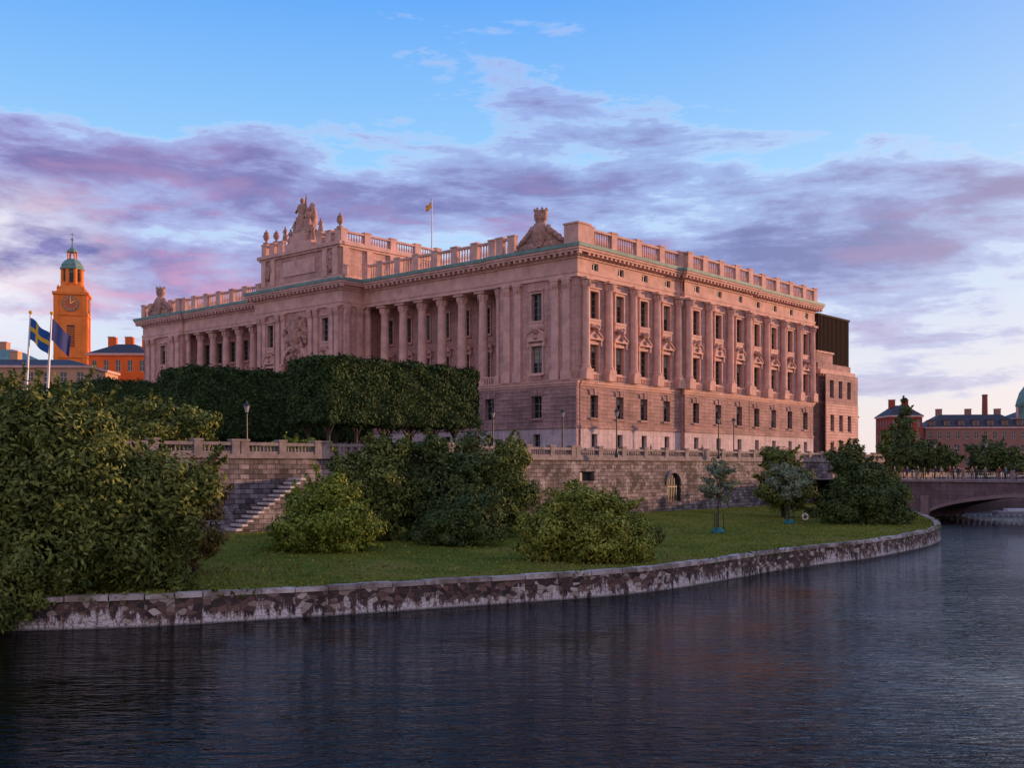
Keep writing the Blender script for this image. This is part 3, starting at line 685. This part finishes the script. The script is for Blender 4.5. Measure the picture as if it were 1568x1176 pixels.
for cc,hw,zs,ri in arches:
    K=28
    for i in range(K):
        a0=math.pi*i/K;a1=math.pi*(i+1)/K
        p0=(cc+hw*math.cos(a0),zs+ri*math.sin(a0));p1=(cc+hw*math.cos(a1),zs+ri*math.sin(a1))
        b.poly([Fb(p0[0],0,p0[1]),Fb(p1[0],0,p1[1]),Fb(p1[0],-14,p1[1]),Fb(p0[0],-14,p0[1])],0)
        if 1<i<K-2: b.fpoly(Fb,[p0,p1,(p1[0],p1[1]+.45),(p0[0],p0[1]+.45)],0,.1+.03*(i%2),1)
b.fb(Fb,-6,86,-14.2,.25,zd-.3,zd,1)
eye=[(3.6+.85*math.cos(a),3.0+.85*math.sin(a)) for a in np.linspace(0,2*math.pi,21)[:-1]]
b.fpoly(Fb,eye,0,.03,2)
for i in range(20):
    p,q=eye[i],eye[(i+1)%20]; b.fpoly(Fb,[p,q,(3.6+(q[0]-3.6)*1.35,3+(q[1]-3)*1.35),(3.6+(p[0]-3.6)*1.35,3+(p[1]-3)*1.35)],0,.16,1)
b.fb(Fb,6.6,7.6,.0,.5,-1,3.2,1)
b.fb(Fb,-6,2,.0,.4,-1,zd-.31,0)
for dd in(.05,-13.9):
    b.fb(Fb,-6,86,dd-.05,dd+.05,zd+1.0,zd+1.1,2); b.fb(Fb,-6,86,dd-.03,dd+.03,zd+.15,zd+.2,2)
    for x in np.arange(-6,86,.3): b.fb(Fb,x,x+.04,dd-.02,dd+.02,zd,zd+1.0,2)
    for x in np.arange(-6,86,6.0): b.fb(Fb,x-.2,x+.2,dd-.2,dd+.2,zd,zd+1.25,1)
b.obj('bridge_structure',[m_gr,plain('bridge_coping',(.24,.18,.18),.85,.2,1,.3),IRON],BR)
q=MB(); q.poly([(49,146,5.25),(60,165,5.25),(150,235,5.25),(60,300,5.25),(20,180,5.25),(38,152,5.25)],0)
qp=[(49.5,147.5),(62,166),(80,200),(95,262)]
for i in range(3): q.obox(qp[i],qp[i+1],-.5,.3,-1,5.24,1); q.obox(qp[i],qp[i+1],-.6,.35,5.26,6.2,1)
q.obj('quay_street',[TM,m_gr])
# ------------------------------------------------------------ vegetation
rng=np.random.default_rng(11)
BARK=plain('bark',(.06,.045,.035),.9,.3,3,.4)
def leaves_obj(name,P,Nn,size,mat,parent,elong=1.5):
    n=len(P)
    r=rng.normal(size=(n,3)); t=np.cross(Nn,r); t/=np.linalg.norm(t,axis=1)[:,None]+1e-9; bt=np.cross(Nn,t)
    s=(size*rng.uniform(.6,1.35,n))[:,None]
    a=P-t*s*elong*.5; c=P+t*s*elong*.5; b1=P+bt*s*.5+Nn*s*.12; d1=P-bt*s*.5+Nn*s*.12
    V=np.stack([a,b1,c,d1],1).reshape(-1,3)
    me=D.meshes.new(name); me.vertices.add(4*n); me.vertices.foreach_set('co',V.ravel())
    me.loops.add(4*n); me.loops.foreach_set('vertex_index',np.arange(4*n,dtype=np.int32))
    me.polygons.add(n); me.polygons.foreach_set('loop_start',np.arange(0,4*n,4,dtype=np.int32)); me.polygons.foreach_set('loop_total',np.full(n,4,dtype=np.int32))
    me.materials.append(mat); me.update(calc_edges=True); me.validate()
    o=D.objects.new(name,me); COL.objects.link(o); o.parent=parent; return o
def unit(n):
    v=rng.normal(size=(n,3)); return v/np.linalg.norm(v,axis=1)[:,None]
def tree(name,base,crowns,n,size,mat,clump=.34,nclump=26,trunk=.25,hfrac=.35,squash=.8,droop=0,elong=1.6,zmin=.03,fill=.16,spike=.5):
    """crowns = rough ellipsoids; leaves gather in many uneven clumps on them, with shoots sticking out"""
    E=empty(name,base)
    PP=[];NNn=[];cl=[]
    wts=[(c[3]*c[4]*c[5])**.67 for c in crowns]; sw=sum(wts)
    for c,wt in zip(crowns,wts):
        k=max(8,int(nclump*wt/sw*len(crowns)**.3)); nn=int(n*wt/sw)
        R3=np.array(c[3:6]); C3=np.array(c[:3])
        u=unit(k)
        rad=rng.uniform(.55,1.08,k)[:,None]
        cc=C3+u*rad*R3*.88
        cr=rng.uniform(.4,1.35,k)*clump*min(c[3:6])
        pw=cr**2; m_=rng.choice(k,nn,p=pw/pw.sum()); d=unit(nn); rr=rng.uniform(.2,1.0,nn)**.5
        p=cc[m_]+d*(cr[m_]*rr)[:,None]*np.array([1.15,1.15,squash])
        fl=rng.random(nn)<fill; k2=fl.sum(); d2=unit(k2); p[fl]=C3+d2*R3*(rng.uniform(.55,.86,k2))[:,None]; d[fl]=d2
        if droop: p[:,2]-=droop*rng.random(nn)**2*cr[m_]
        ns=max(6,k//2); base_i=rng.integers(0,k,ns); su=(cc[base_i]-C3)/R3+.5*unit(ns)+np.array([0,0,.35]); su/=np.linalg.norm(su,axis=1)[:,None]
        sel=np.where(rng.random(nn)<.11)[0]; si=rng.integers(0,ns,len(sel)); tt_=rng.uniform(.3,1.0,len(sel))
        ln=(rng.uniform(.6,1.3,ns)*spike+cr[base_i])
        p[sel]=cc[base_i[si]]+su[si]*(ln[si]*tt_)[:,None]+rng.normal(0,.07,(len(sel),3)); 
        nrm=d+.55*unit(nn)+.25*(p-C3)/R3+np.array([0,0,.35]); nrm/=np.linalg.norm(nrm,axis=1)[:,None]
        PP.append(p);NNn.append(nrm);cl.append(cc)
    P=np.concatenate(PP); Q=np.concatenate(NNn); keep=P[:,2]>zmin; P=P[keep];Q=Q[keep]
    leaves_obj('foliage',P,Q,size,mat,E,elong)
    tb=MB(); top=max(c[2] for c in crowns); cx=np.mean([c[0] for c in crowns]);cy=np.mean([c[1] for c in crowns])
    hs=top*hfrac+.2
    pts=[Vector((0,0,-.3)),Vector((cx*.15,cy*.15,hs*.5)),Vector((cx*.35,cy*.35,hs))]
    tb.tube(pts[0],pts[1],trunk*1.25,trunk,8,0); tb.tube(pts[1],pts[2],trunk,trunk*.8,8,0)
    C_=np.concatenate(cl); C_=C_[C_[:,2]>.5]
    for q_ in C_[rng.permutation(len(C_))[:22]]:
        q_=Vector(q_); mid_=pts[2].lerp(q_,.5)+Vector((0,0,.15*(q_-pts[2]).length))
        tb.tube(pts[2],mid_,trunk*.5,trunk*.28,6,0); tb.tube(mid_,q_,trunk*.28,trunk*.08,5,0)
    tb.obj('trunk_and_limbs',[BARK],E,True); return E
G_dark=leafmat('leaves_dark',(.018,.038,.013),(.13,.175,.05))
G_mid=leafmat('leaves_mid',(.026,.046,.011),(.23,.26,.06))
G_lite=leafmat('leaves_light',(.045,.08,.013),(.35,.40,.06))
G_yel=leafmat('leaves_yellowish',(.05,.08,.012),(.39,.39,.065),(.46,.38,.12))
G_sage=leafmat('leaves_sage',(.08,.115,.065),(.30,.34,.21))
G_clip=leafmat('leaves_clipped',(.014,.031,.011),(.072,.115,.032))
G_brown=leafmat('leaves_brownish',(.05,.042,.014),(.26,.17,.05))
tree('willow_tree',(-21.5,48.6,1.1),[(0,0,5.0,5.4,3.6,4.0),(3.8,.2,3.6,3.3,2.6,3.0),(-4.8,0,6.1,4.8,4,3.8),(.6,.3,7.5,3.2,3,2.3),(-3.5,-2.2,2.0,5.2,2.4,2.8),(5.9,.8,5.0,2.2,2.2,2.2),(-6.5,-2,2.3,4.5,2.6,3.4),(-1.0,-3.0,.3,3.0,1.9,2.0),(4.2,1.4,1.4,2.8,1.8,2.0),(1.0,-2.0,2.2,3.2,1.8,1.9)],130000,.12,G_mid,.30,320,.4,.25,.9,.7,2.5,-1.0,.22,.7)
tree('willow_tree.001',(-29,60,1.3),[(0,0,5.6,6,5,4.8),(5,1,6.2,3.8,3,3.2),(8,3,3.4,3,3,3.2)],30000,.17,G_mid,.30,90,.4,spike=.8)
tree('rust_leaved_shrub',(-16.8,57.0,1.35),[(0,0,2.4,1.6,1.5,2.6),(.2,0,4.6,1.1,1.1,1.7)],9000,.12,G_brown,.35,34,.12)
tree('round_lilac_bush',(-12.2,70.5,1.3),[(0,0,2.1,3.0,2.8,2.4),(-1.9,-.5,1.3,1.8,2,1.7),(2.0,-.5,1.7,1.9,2,1.9),(.3,0,3.9,1.9,1.8,1.5),(-1.6,0,3.2,1.4,1.4,1.2)],36000,.13,G_lite,.32,120,.18,.25)
tree('broadleaf_shrub',(-10.0,79,1.4),[(0,0,3.6,3.0,3,3.6),(1.0,0,6.3,1.9,2,2.0),(-1.8,-.3,5.0,1.6,1.6,1.6),(-1.2,-.3,1.6,2.8,2.3,1.9)],28000,.16,G_mid,.32,90,.2)
tree('broadleaf_shrub.001',(-5.3,81,1.4),[(0,0,3.6,3.2,3,3.6),(-.6,0,6.3,1.9,2,2.0),(1.8,0,5.4,1.7,1.8,1.6),(0,-1.5,1.4,3.2,1.8,1.7)],30000,.16,G_dark,.32,90,.2)
tree('broadleaf_shrub.002',(-.9,83,1.4),[(0,0,3.6,2.8,2.6,3.4),(.8,0,6.2,1.6,1.8,1.8),(-1.4,0,5.6,1.3,1.4,1.5)],24000,.16,G_mid,.32,80,.2)
tree('broadleaf_shrub.003',(-3.2,86,1.5),[(0,0,4.2,3.0,2.6,4.2),(-4,0,3.8,3.0,2.6,3.8)],20000,.17,G_dark,.34,60,.2)
tree('evergreen_shrub',(-3.2,75.5,1.35),[(0,0,1.8,2.7,2.2,2.0),(-1.8,0,1.2,1.8,1.6,1.5),(1.3,.3,2.6,1.6,1.5,1.6)],24000,.13,G_dark,.32,80,.15)
tree('golden_dogwood_bush',(4.4,65,1.3),[(0,0,2.0,3.0,2.9,2.2),(-2.4,-.3,1.7,1.9,2.0,1.9),(2.6,-.2,1.5,2.0,2.1,1.8),(-.6,0,3.7,1.7,1.7,1.2),(1.6,.3,3.2,1.5,1.5,1.2),(.5,-1.5,1.0,2.6,1.6,1.3)],44000,.12,G_yel,.32,150,.15,.2)
tree('low_shrub',(9.6,77,1.35),[(0,0,.7,1.7,1,.8)],3500,.13,G_mid,.4,12,.08)
tree('young_tree',(17.3,90.5,1.35),[(0,0,4.0,1.35,1.2,2.0),(.2,0,5.5,.9,.9,1.0)],3600,.13,G_sage,.34,26,.07,.5,fill=.02)
tree('young_tree.001',(27.0,105,1.4),[(0,0,4.0,2.0,1.8,2.0),(.1,0,5.3,1.2,1.2,1.2)],7000,.15,G_sage,.34,30,.09,.45,fill=.03)
tree('dark_shrub',(29.2,116,1.5),[(0,0,3.2,3.1,2.6,3.4),(-.4,0,6.2,2.0,2,1.9)],20000,.18,G_mid,.33,70,.2)
tree('spreading_yew_bush',(34.2,106,1.4),[(0,0,3.0,3.2,3,3.2),(-1.0,0,6.5,1.9,2.0,2.1),(1.4,0,5.0,1.5,1.6,1.5),(2.5,0,1.8,2.6,2.4,2.3),(-2.5,-.5,1.3,2.4,2,1.8)],38000,.16,G_dark,.32,130,.25)
tree('spreading_yew_bush.001',(38.6,112,1.4),[(0,0,2.4,2.4,2.6,2.8),(1,0,1.2,2.0,2,1.6)],16000,.17,G_mid,.33,60,.2)
tree('linden_tree',(64,168,5.2),[(0,0,3.6,4.2,4,3.0),(-3.4,0,2.6,2.8,2.6,2.4),(3.5,0,2.8,2.8,2.6,2.4)],16000,.28,G_dark,.33,50,.3)
tree('poplar_tree',(80,220,4),[(0,0,6,2.4,2.4,6),(0,0,11.5,1.5,1.5,4.6),(0,0,15,.8,.8,2.6)],9000,.32,G_dark,.5,60,.3)
tree('linden_tree.001',(84,236,4),[(0,0,6,4.4,4.2,5.2),(-1,0,9,2.6,2.6,3.4)],9000,.34,G_mid,.33,50,.3)
tree('linden_tree.002',(101,228,4),[(0,0,4.8,5,4.5,3.8),(5,0,4.0,4,4,3.2)],11000,.34,G_dark,.33,50,.3)
tree('linden_tree.003',(74,200,4.5),[(0,0,4,3,3,3.6)],8000,.3,G_dark,.33,30,.3)
tree('garden_shrub',(-31,90,8.0),[(0,0,1.8,3.6,3,2.8),(3,2,2.2,3,3,2.6),(-3,-1,1.4,3,2.5,2.0)],20000,.19,G_mid,.35,70,.15)
tree('garden_shrub.001',(-19.5,98,8.0),[(0,0,.7,4.5,1.5,1.0)],6000,.17,G_lite,.35,24,.1)
def clipped(name,u0,u1,v0,v1,z0,z1,n):
    E=empty(name,(7.8,124,8.0),ROT); z0-=8;z1-=8
    core=MB(); core.box(u0+.5,u1-.5,v0+.5,v1-.5,z0+.6,z1-.5,0)
    core.obj('dense_inner_foliage',[G_clip],E)
    A_=[((u1-u0)*(z1-z0),0),((u1-u0)*(z1-z0),1),((v1-v0)*(z1-z0),2),((v1-v0)*(z1-z0),3),((u1-u0)*(v1-v0),4),((u1-u0)*(v1-v0)*.5,5)]
    tot=sum(a for a,_ in A_); Ps=[];Ns=[]
    for a,k in A_:
        m_=int(n*a/tot); r1,r2=rng.random(m_),rng.random(m_)
        U=u0+(u1-u0)*r1;V_=v0+(v1-v0)*r1;Z=z0+(z1-z0)*r2
        if k<2: p=np.stack([U,np.full(m_,v0 if k==0 else v1),Z],1); nv=(0,-1 if k==0 else 1,0)
        elif k<4: p=np.stack([np.full(m_,u0 if k==2 else u1),V_,Z],1); nv=(-1 if k==2 else 1,0,0)
        else: p=np.stack([U,v0+(v1-v0)*r2,np.full(m_,z1 if k==4 else z0)],1); nv=(0,0,1 if k==4 else -1)
        nv=np.array(nv,float)
        bul=.26*np.sin(p[:,0]*1.4+p[:,2])*np.sin(p[:,1]*1.3+p[:,2]*1.7+1)
        p+=nv*(bul+rng.normal(0,.17,m_)-.15)[:,None]
        q_=nv+.75*unit(m_); q_/=np.linalg.norm(q_,axis=1)[:,None]; Ps.append(p);Ns.append(q_)
    P=np.concatenate(Ps)
    c=np.array([(u0+u1)/2,(v0+v1)/2,(z0+z1)/2]); hh=np.array([(u1-u0)/2,(v1-v0)/2,(z1-z0)/2])
    q_=np.abs(P-c)/hh; e_=(np.clip(q_-.86,0,1)/.14); ed=np.sort(e_,axis=1)[:,1]; P=c+(P-c)*(1-.035*np.clip(ed,0,1)[:,None])
    leaves_obj('foliage',P,np.concatenate(Ns),.22,G_clip,E,1.4)
    tb=MB()
    for x in np.arange(u0+1.5,u1,3.4):
        for y in (v0+1.6,v1-1.6):
            tb.tube((x,y,-.1),(x+random.uniform(-.1,.1),y,z0+.7),.2,.15,8,0)
            for k in range(4): a=k*1.57+x; tb.tube((x,y,z0*.6),(x+1.2*math.cos(a),y+1.2*math.sin(a),z0+.8),.09,.05,5,0)
    tb.obj('trunks',[BARK],E,True)
clipped('clipped_linden_hedge',-34.5,-13.5,2.9,9.2,11.1,17.4,50000)
clipped('clipped_linden_hedge.001',-38,-13.5,20,26.5,10.0,17.3,36000)
clipped('clipped_linden_hedge.002',-36,-13.5,42,62,9.5,17.3,40000)
n=26000; ii=rng.integers(6,len(EC)-14,n); uu=rng.random(n)**1.6*k*.999
P=[]
for a,u in zip(ii,uu):
    t_=rng.random(); j=int(u); fu=u-j
    p1=Vector(Lp(a,j)).lerp(Vector(Lp(a,j+1)),fu); p2=Vector(Lp(a+1,j)).lerp(Vector(Lp(a+1,j+1)),fu); P.append(tuple(p1.lerp(p2,t_)+Vector((0,0,.05))))
P=np.array(P); Nn=unit(n); Nn[:,2]*=.3; Nn/=np.linalg.norm(Nn,axis=1)[:,None]
leaves_obj('grass_tufts',P,Nn,.12,leafmat('grass_blades',(.09,.12,.018),(.29,.29,.06)),None,1.3)
P=[]
for j in range(22):
    a=int(rng.integers(16,62)); p_=EC[a].lerp(EC[a+1],rng.random()); w_=rng.uniform(.25,.9); tn=(EC[a+1]-EC[a]).normalized()
    nn=int(45*w_)
    for q in range(nn):
        s_=rng.normal(0,w_*.5); dz=rng.uniform(-.3,.2); P.append((p_.x+tn.x*s_+tn.y*rng.uniform(-.2,.2),p_.y+tn.y*s_-tn.x*rng.uniform(-.2,.2),ZL+dz))
P=np.array(P); leaves_obj('embankment_weeds',P,unit(len(P)),.12,G_mid,None,1.6)
# ------------------------------------------------------------ street furniture
def lamp(i,x,y,z,h=5.0,s=1):
    mb=MB(); mb.lathe(0,0,[(.2,0),(.2,.3),(.12,.5),(.08,1.0),(.06,h-.7),(.12,h-.65),(.05,h-.6)],8,0)
    mb.lathe(0,0,[(.12,h-.6),(.24,h-.1),(.3,h-.05)],6,1); mb.lathe(0,0,[(.34,h-.05),(.12,h+.18),(.05,h+.3),(.02,h+.42)],6,0)
    o=mb.obj('street_lamp' if i==0 else 'street_lamp.%03d'%i,[IRON,plain('lamp_glass',(.35,.33,.3),.2,.1)]); o.location=(x,y,z)
for i,(x,y) in enumerate([(11.3,116.3),(25.6,133.5),(28.5,138.5),(-2.1,118),(-22.4,91),(5.5,117.2)]): lamp(i,x,y,8.0,5.0 if i!=4 else 4.2)
for i,(x,y) in enumerate([(62,158),(66,150),(70,170)]): lamp(10+i,x,y,5.3,5)
def flagpole(i,x,y,cols,cross,yaw):
    mb=MB(); mb.lathe(0,0,[(.13,0),(.1,5),(.06,10.4),(.02,10.5)],8,0); mb.ell((0,0,10.6),(.14,.14,.14),1)
    flag(mb,(.06,0,10.2),2.1,1.6,yaw,.75,cols,cross)
    o=mb.obj('flagpole_with_flag' if i==0 else 'flagpole_with_flag.%03d'%i,[POLE,YEL,BLUE,NAVY]); o.location=(x,y,7.9); o.rotation_euler=(0,math.radians(3.0),0)
flagpole(0,-36.3,80,(2,1),True,(.95,-.2)); flagpole(1,-34.9,80.4,(3,3),False,(.55,.6))
TEAL=plain('teal_plastic',(.01,.16,.15),.5,.1)
for i,(x,y) in enumerate([(17.3,90.5),(27.0,105)]):
    mb=MB(); mb.lathe(0,0,[(.55,0),(.6,.15),(.35,.45),(.22,.5)],12,0); o=mb.obj('tree_watering_bag' if i==0 else 'tree_watering_bag.001',[TEAL]); o.location=(x,y,1.4)
    mb=MB(); 
    for a in (0,2.1,4.2): mb.tube((.5*math.cos(a),.5*math.sin(a),0),(.45*math.cos(a),.45*math.sin(a),1.7),.04,.04,6,0)
    o=mb.obj('tree_support_stakes' if i==0 else 'tree_support_stakes.001',[BARK]); o.location=(x,y,1.4)
mb=MB(); mb.tube((0,0,0),(0,0,1.3),.05,.05,6,0)
for k_ in range(16):
    a0=k_*math.pi/8;a1=a0+math.pi/8; mb.tube((.32*math.cos(a0),-.08,1.1+.32*math.sin(a0)),(.32*math.cos(a1),-.08,1.1+.32*math.sin(a1)),.09,.09,6,1 if k_%4 else 2)
o=mb.obj('lifebuoy_post',[IRON,plain('lifebuoy_white',(.6,.57,.55),.5,.05),plain('lifebuoy_orange',(.7,.2,.04),.5,.05)]); o.location=(27.6,101.5,1.35); o.scale=(.8,.8,.85)
TB=plain('tent_blue',(.05,.16,.42),.7,.1)
for i,x in enumerate((112,117,122,127)):
    mb=MB(); 
    for a,b_ in((-2,-2),(2,-2),(2,2),(-2,2)): mb.tube((a,b_,0),(a,b_,2.4),.05,.05,6,1)
    p=[(-2.1,-2.1,2.4),(2.1,-2.1,2.4),(2.1,2.1,2.4),(-2.1,2.1,2.4)]
    for k_ in range(4): mb.poly([p[k_],p[(k_+1)%4],(0,0,3.6)],0); q_=[(v[0],v[1],2.05) for v in (p[k_],p[(k_+1)%4])]; mb.poly([p[k_],p[(k_+1)%4],q_[1],q_[0]],0)
    o=mb.obj('market_tent' if i==0 else 'market_tent.%03d'%i,[TB,POLE]); o.location=(x,253,4.5)
# ------------------------------------------------------------ people
SKIN=plain('skin',(.45,.28,.2),.6,.05); HAIR=plain('hair_brown',(.05,.03,.02),.7,.1)
def person_mesh(key,stride,arm):
    J=[(0,0,.95),(0,0,1.15),(0,0,1.42),(0,0,1.52),(0,-.01,1.62),(0,0,1.74)]
    R_=[(.15,.11),(.14,.10),(.17,.10),(.055,.055),(.085,.1),(.07,.08)]
    Eg=[(0,1),(1,2),(2,3),(3,4),(4,5)]
    for sx in(-1,1):
        f=stride*sx
        k=len(J); J+=[(sx*.1,0,.88),(sx*.11,-f*.2-.02,.5),(sx*.11,-f*.28+(.05 if f<0 else 0),.09),(sx*.12,-f*.28-.14,.04)]; R_+=[(.1,.1),(.065,.065),(.045,.045),(.04,.035)]
        Eg+=[(0,k),(k,k+1),(k+1,k+2),(k+2,k+3)]
        k=len(J); g=arm*sx
        J+=[(sx*.2,0,1.4),(sx*.25,g*.12,1.13),(sx*.25,g*.2-.1,.9),(sx*.24,g*.22-.12,.8)]; R_+=[(.06,.06),(.045,.045),(.033,.033),(.028,.04)]
        Eg+=[(2,k),(k,k+1),(k+1,k+2),(k+2,k+3)]
    me=D.meshes.new(key); me.from_pydata(J,Eg,[]); o=D.objects.new(key,me); COL.objects.link(o)
    md=o.modifiers.new('s','SKIN'); me.skin_vertices[0].data[0].use_root=True
    for i,r in enumerate(R_): me.skin_vertices[0].data[i].radius=r
    o.modifiers.new('ss','SUBSURF').levels=1
    dg=bpy.context.evaluated_depsgraph_get(); out=D.meshes.new_from_object(o.evaluated_get(dg)); D.objects.remove(o)
    return out
variants=[person_mesh('pm0',.0,.1),person_mesh('pm1',1.0,1.0),person_mesh('pm2',.6,-.5)]
shirts=[plain('cloth_%d'%i,c,.85,.1) for i,c in enumerate([(.03,.035,.06),(.3,.28,.27),(.25,.04,.03),(.05,.1,.2),(.02,.02,.02),(.35,.25,.1)])]
trou=[plain('trouser_%d'%i,c,.85,.1) for i,c in enumerate([(.02,.025,.05),(.03,.03,.03),(.12,.1,.08)])]
cnt=0
def person(x,y,z,yaw):
    global cnt
    me=variants[cnt%3].copy()
    for mt in (shirts[cnt%6],trou[cnt%3],SKIN,HAIR): me.materials.append(mt)
    for p in me.polygons:
        c=p.center; p.use_smooth=True
        if c.z>1.5: p.material_index=3 if (c.z>1.7 or c.y>.03) else 2
        elif c.z<.92 and abs(c.x)<.2: p.material_index=1
        elif c.z<.86: p.material_index=2
        else: p.material_index=0
    o=D.objects.new('pedestrian' if cnt==0 else 'pedestrian.%03d'%cnt,me); COL.objects.link(o); o.location=(x,y,z); o.rotation_euler=(0,0,yaw); s=random.uniform(.94,1.05); o.scale=(s,s,s); cnt+=1
random.seed(21)
Mb=Matrix.Rotation(math.atan2(-.661,.75),3,'Z')
for s in (1.5,2.2,3,4.2,5.3,6.5,7.3,8.4,9.6,10.2,11,12.4,13.2,14.3,15.5,16.4,18,20,21): 
    p=Mb@Vector((s,random.uniform(.6,3),0)); person(49.5+p.x,147.5+p.y,5.3,random.uniform(0,6.3))
for x,y in ((-.9,111),(0.2,112),(1.3,112.5),(-4,107),(24,136),(16.5,128)): person(x,y,8.0,random.uniform(0,6.3))
# ------------------------------------------------------------ sky
SUNV=Vector((.9,.44,0)).normalized(); EL=math.radians(4.5)
w=D.worlds.new('World'); S.world=w; w.use_nodes=True; nt=w.node_tree; bg=nt.nodes['Background']; bg.inputs[1].default_value=.1
sky=N(nt,'ShaderNodeTexSky',sky_type='NISHITA'); sky.sun_disc=False; sky.sun_elevation=EL; sky.sun_rotation=math.atan2(SUNV.x,SUNV.y); sky.altitude=20
tc=N(nt,'ShaderNodeTexCoord'); G=tc.outputs['Generated']
sx=N(nt,'ShaderNodeSeparateXYZ'); nt.links.new(G,sx.inputs[0]); X,Y,Z=sx.outputs
grad=ramp(nt,Z,[(0,(.84,.74,.77)),(.07,(.76,.76,.86)),(.15,(.56,.71,.95)),(.26,(.33,.64,1.0)),(.40,(.12,.40,.96)),(.7,(.09,.26,.75)),(1,(.10,.25,.65))])
mp=N(nt,'ShaderNodeMapping'); mp.inputs['Scale'].default_value=(1,1,3.0); mp.inputs['Location'].default_value=(5.3,2.4,.7); nt.links.new(G,mp.inputs[0])
n1=noise(nt,3.1,7,.60,mp.outputs[0],.15)
mp2=N(nt,'ShaderNodeMapping'); mp2.inputs['Scale'].default_value=(1,1,4.6); mp2.inputs['Rotation'].default_value=(0,.14,0); mp2.inputs['Location'].default_value=(7,2,1); nt.links.new(G,mp2.inputs[0])
n2=noise(nt,6.0,7,.64,mp2.outputs[0],.3)
band=ramp(nt,Z,[(.0,(.1,)*3),(.06,(.3,)*3),(.12,(.72,)*3),(.17,(1,)*3),(.25,(1,)*3),(.29,(.66,)*3),(.335,(.2,)*3),(.6,(.2,)*3)])
cov=mth(nt,'ADD',n1,mth(nt,'MULTIPLY',mth(nt,'SUBTRACT',band,.60),.42))
cov=mth(nt,'ADD',cov,mth(nt,'MULTIPLY',mth(nt,'SUBTRACT',n2,.5),.60))
cov=mth(nt,'SUBTRACT',cov,mapr(nt,X,.2,.42,0,.03))
mask=ramp(nt,cov,[(.48,(0,0,0)),(.55,(.6,)*3),(.66,(1,)*3)])
left=mapr(nt,X,-.45,.2,1,0)
thick=ramp(nt,cov,[(.54,(0,0,0)),(.72,(1,1,1))])
cthin=mixc(nt,left,(.36,.44,.82),(.46,.38,.74))
cthk=mixc(nt,left,(.14,.18,.46),(.165,.15,.42))
ccol=mixc(nt,thick,cthin,cthk)
pk=mth(nt,'MULTIPLY',ramp(nt,n2,[(.52,(0,0,0)),(.64,(1,1,1))]),mapr(nt,X,-.5,.4,.8,.15))
lowz=ramp(nt,Z,[(.05,(1,1,1)),(.20,(.85,)*3),(.29,(.0,)*3)])
ccol=mixc(nt,mth(nt,'MULTIPLY',pk,lowz),ccol,(.80,.40,.62))
rim=ramp(nt,cov,[(.48,(1,1,1)),(.56,(0,0,0))])
ccol=mixc(nt,mth(nt,'MULTIPLY',rim,.8),ccol,(.90,.92,1.0))
col=mixc(nt,mask,grad,ccol)
wl=mth(nt,'MULTIPLY',mapr(nt,X,-.32,-.43,0,1),ramp(nt,Z,[(.08,(0,0,0)),(.14,(1,1,1)),(.20,(1,1,1)),(.25,(0,0,0))]))
wl=mth(nt,'MULTIPLY',wl,ramp(nt,n1,[(.44,(1,1,1)),(.54,(0,0,0))]))
col=mixc(nt,mth(nt,'MULTIPLY',wl,.85),col,(.98,.93,.98))
dt=N(nt,'ShaderNodeVectorMath',operation='DOT_PRODUCT'); nt.links.new(G,dt.inputs[0]); dt.inputs[1].default_value=(SUNV.x*.99,SUNV.y*.99,.08)
gl=mth(nt,'POWER',mth(nt,'MAXIMUM',dt.outputs['Value'],0.0),6.0)
col=mixc(nt,mth(nt,'MULTIPLY',gl,.5),col,(1.4,.95,.72))
bk_fill=mapr(nt,Y,.1,-.7,0,1)  # unseen sky behind the camera, brightened and warmed as added fill light
col=mixc(nt,mth(nt,'MULTIPLY',bk_fill,.5),col,(1.1,.74,.72))
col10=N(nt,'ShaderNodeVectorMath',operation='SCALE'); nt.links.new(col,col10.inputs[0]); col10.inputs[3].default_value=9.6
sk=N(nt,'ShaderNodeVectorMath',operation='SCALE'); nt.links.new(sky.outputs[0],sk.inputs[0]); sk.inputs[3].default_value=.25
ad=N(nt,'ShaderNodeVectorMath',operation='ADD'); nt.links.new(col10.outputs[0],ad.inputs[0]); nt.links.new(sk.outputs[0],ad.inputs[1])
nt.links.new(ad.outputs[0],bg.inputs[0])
sl=D.lights.new('sun','SUN'); sl.energy=5.0; sl.color=(1,.55,.32); sl.angle=math.radians(.5)
so=D.objects.new('sun',sl); COL.objects.link(so); dv=Vector((SUNV.x*math.cos(EL),SUNV.y*math.cos(EL),math.sin(EL))); so.rotation_euler=dv.to_track_quat('Z','Y').to_euler()
# ------------------------------------------------------------ camera
cam=D.cameras.new('camera'); cam.lens=36*1650/1568; cam.sensor_width=36; cam.shift_y=127/1568; cam.clip_end=9000; cam.clip_start=.5
co=D.objects.new('camera',cam); COL.objects.link(co); co.location=(0,0,7); co.rotation_euler=(math.pi/2,0,0); S.camera=co
S.view_settings.view_transform='Standard'; S.view_settings.look='None'; S.view_settings.exposure=0
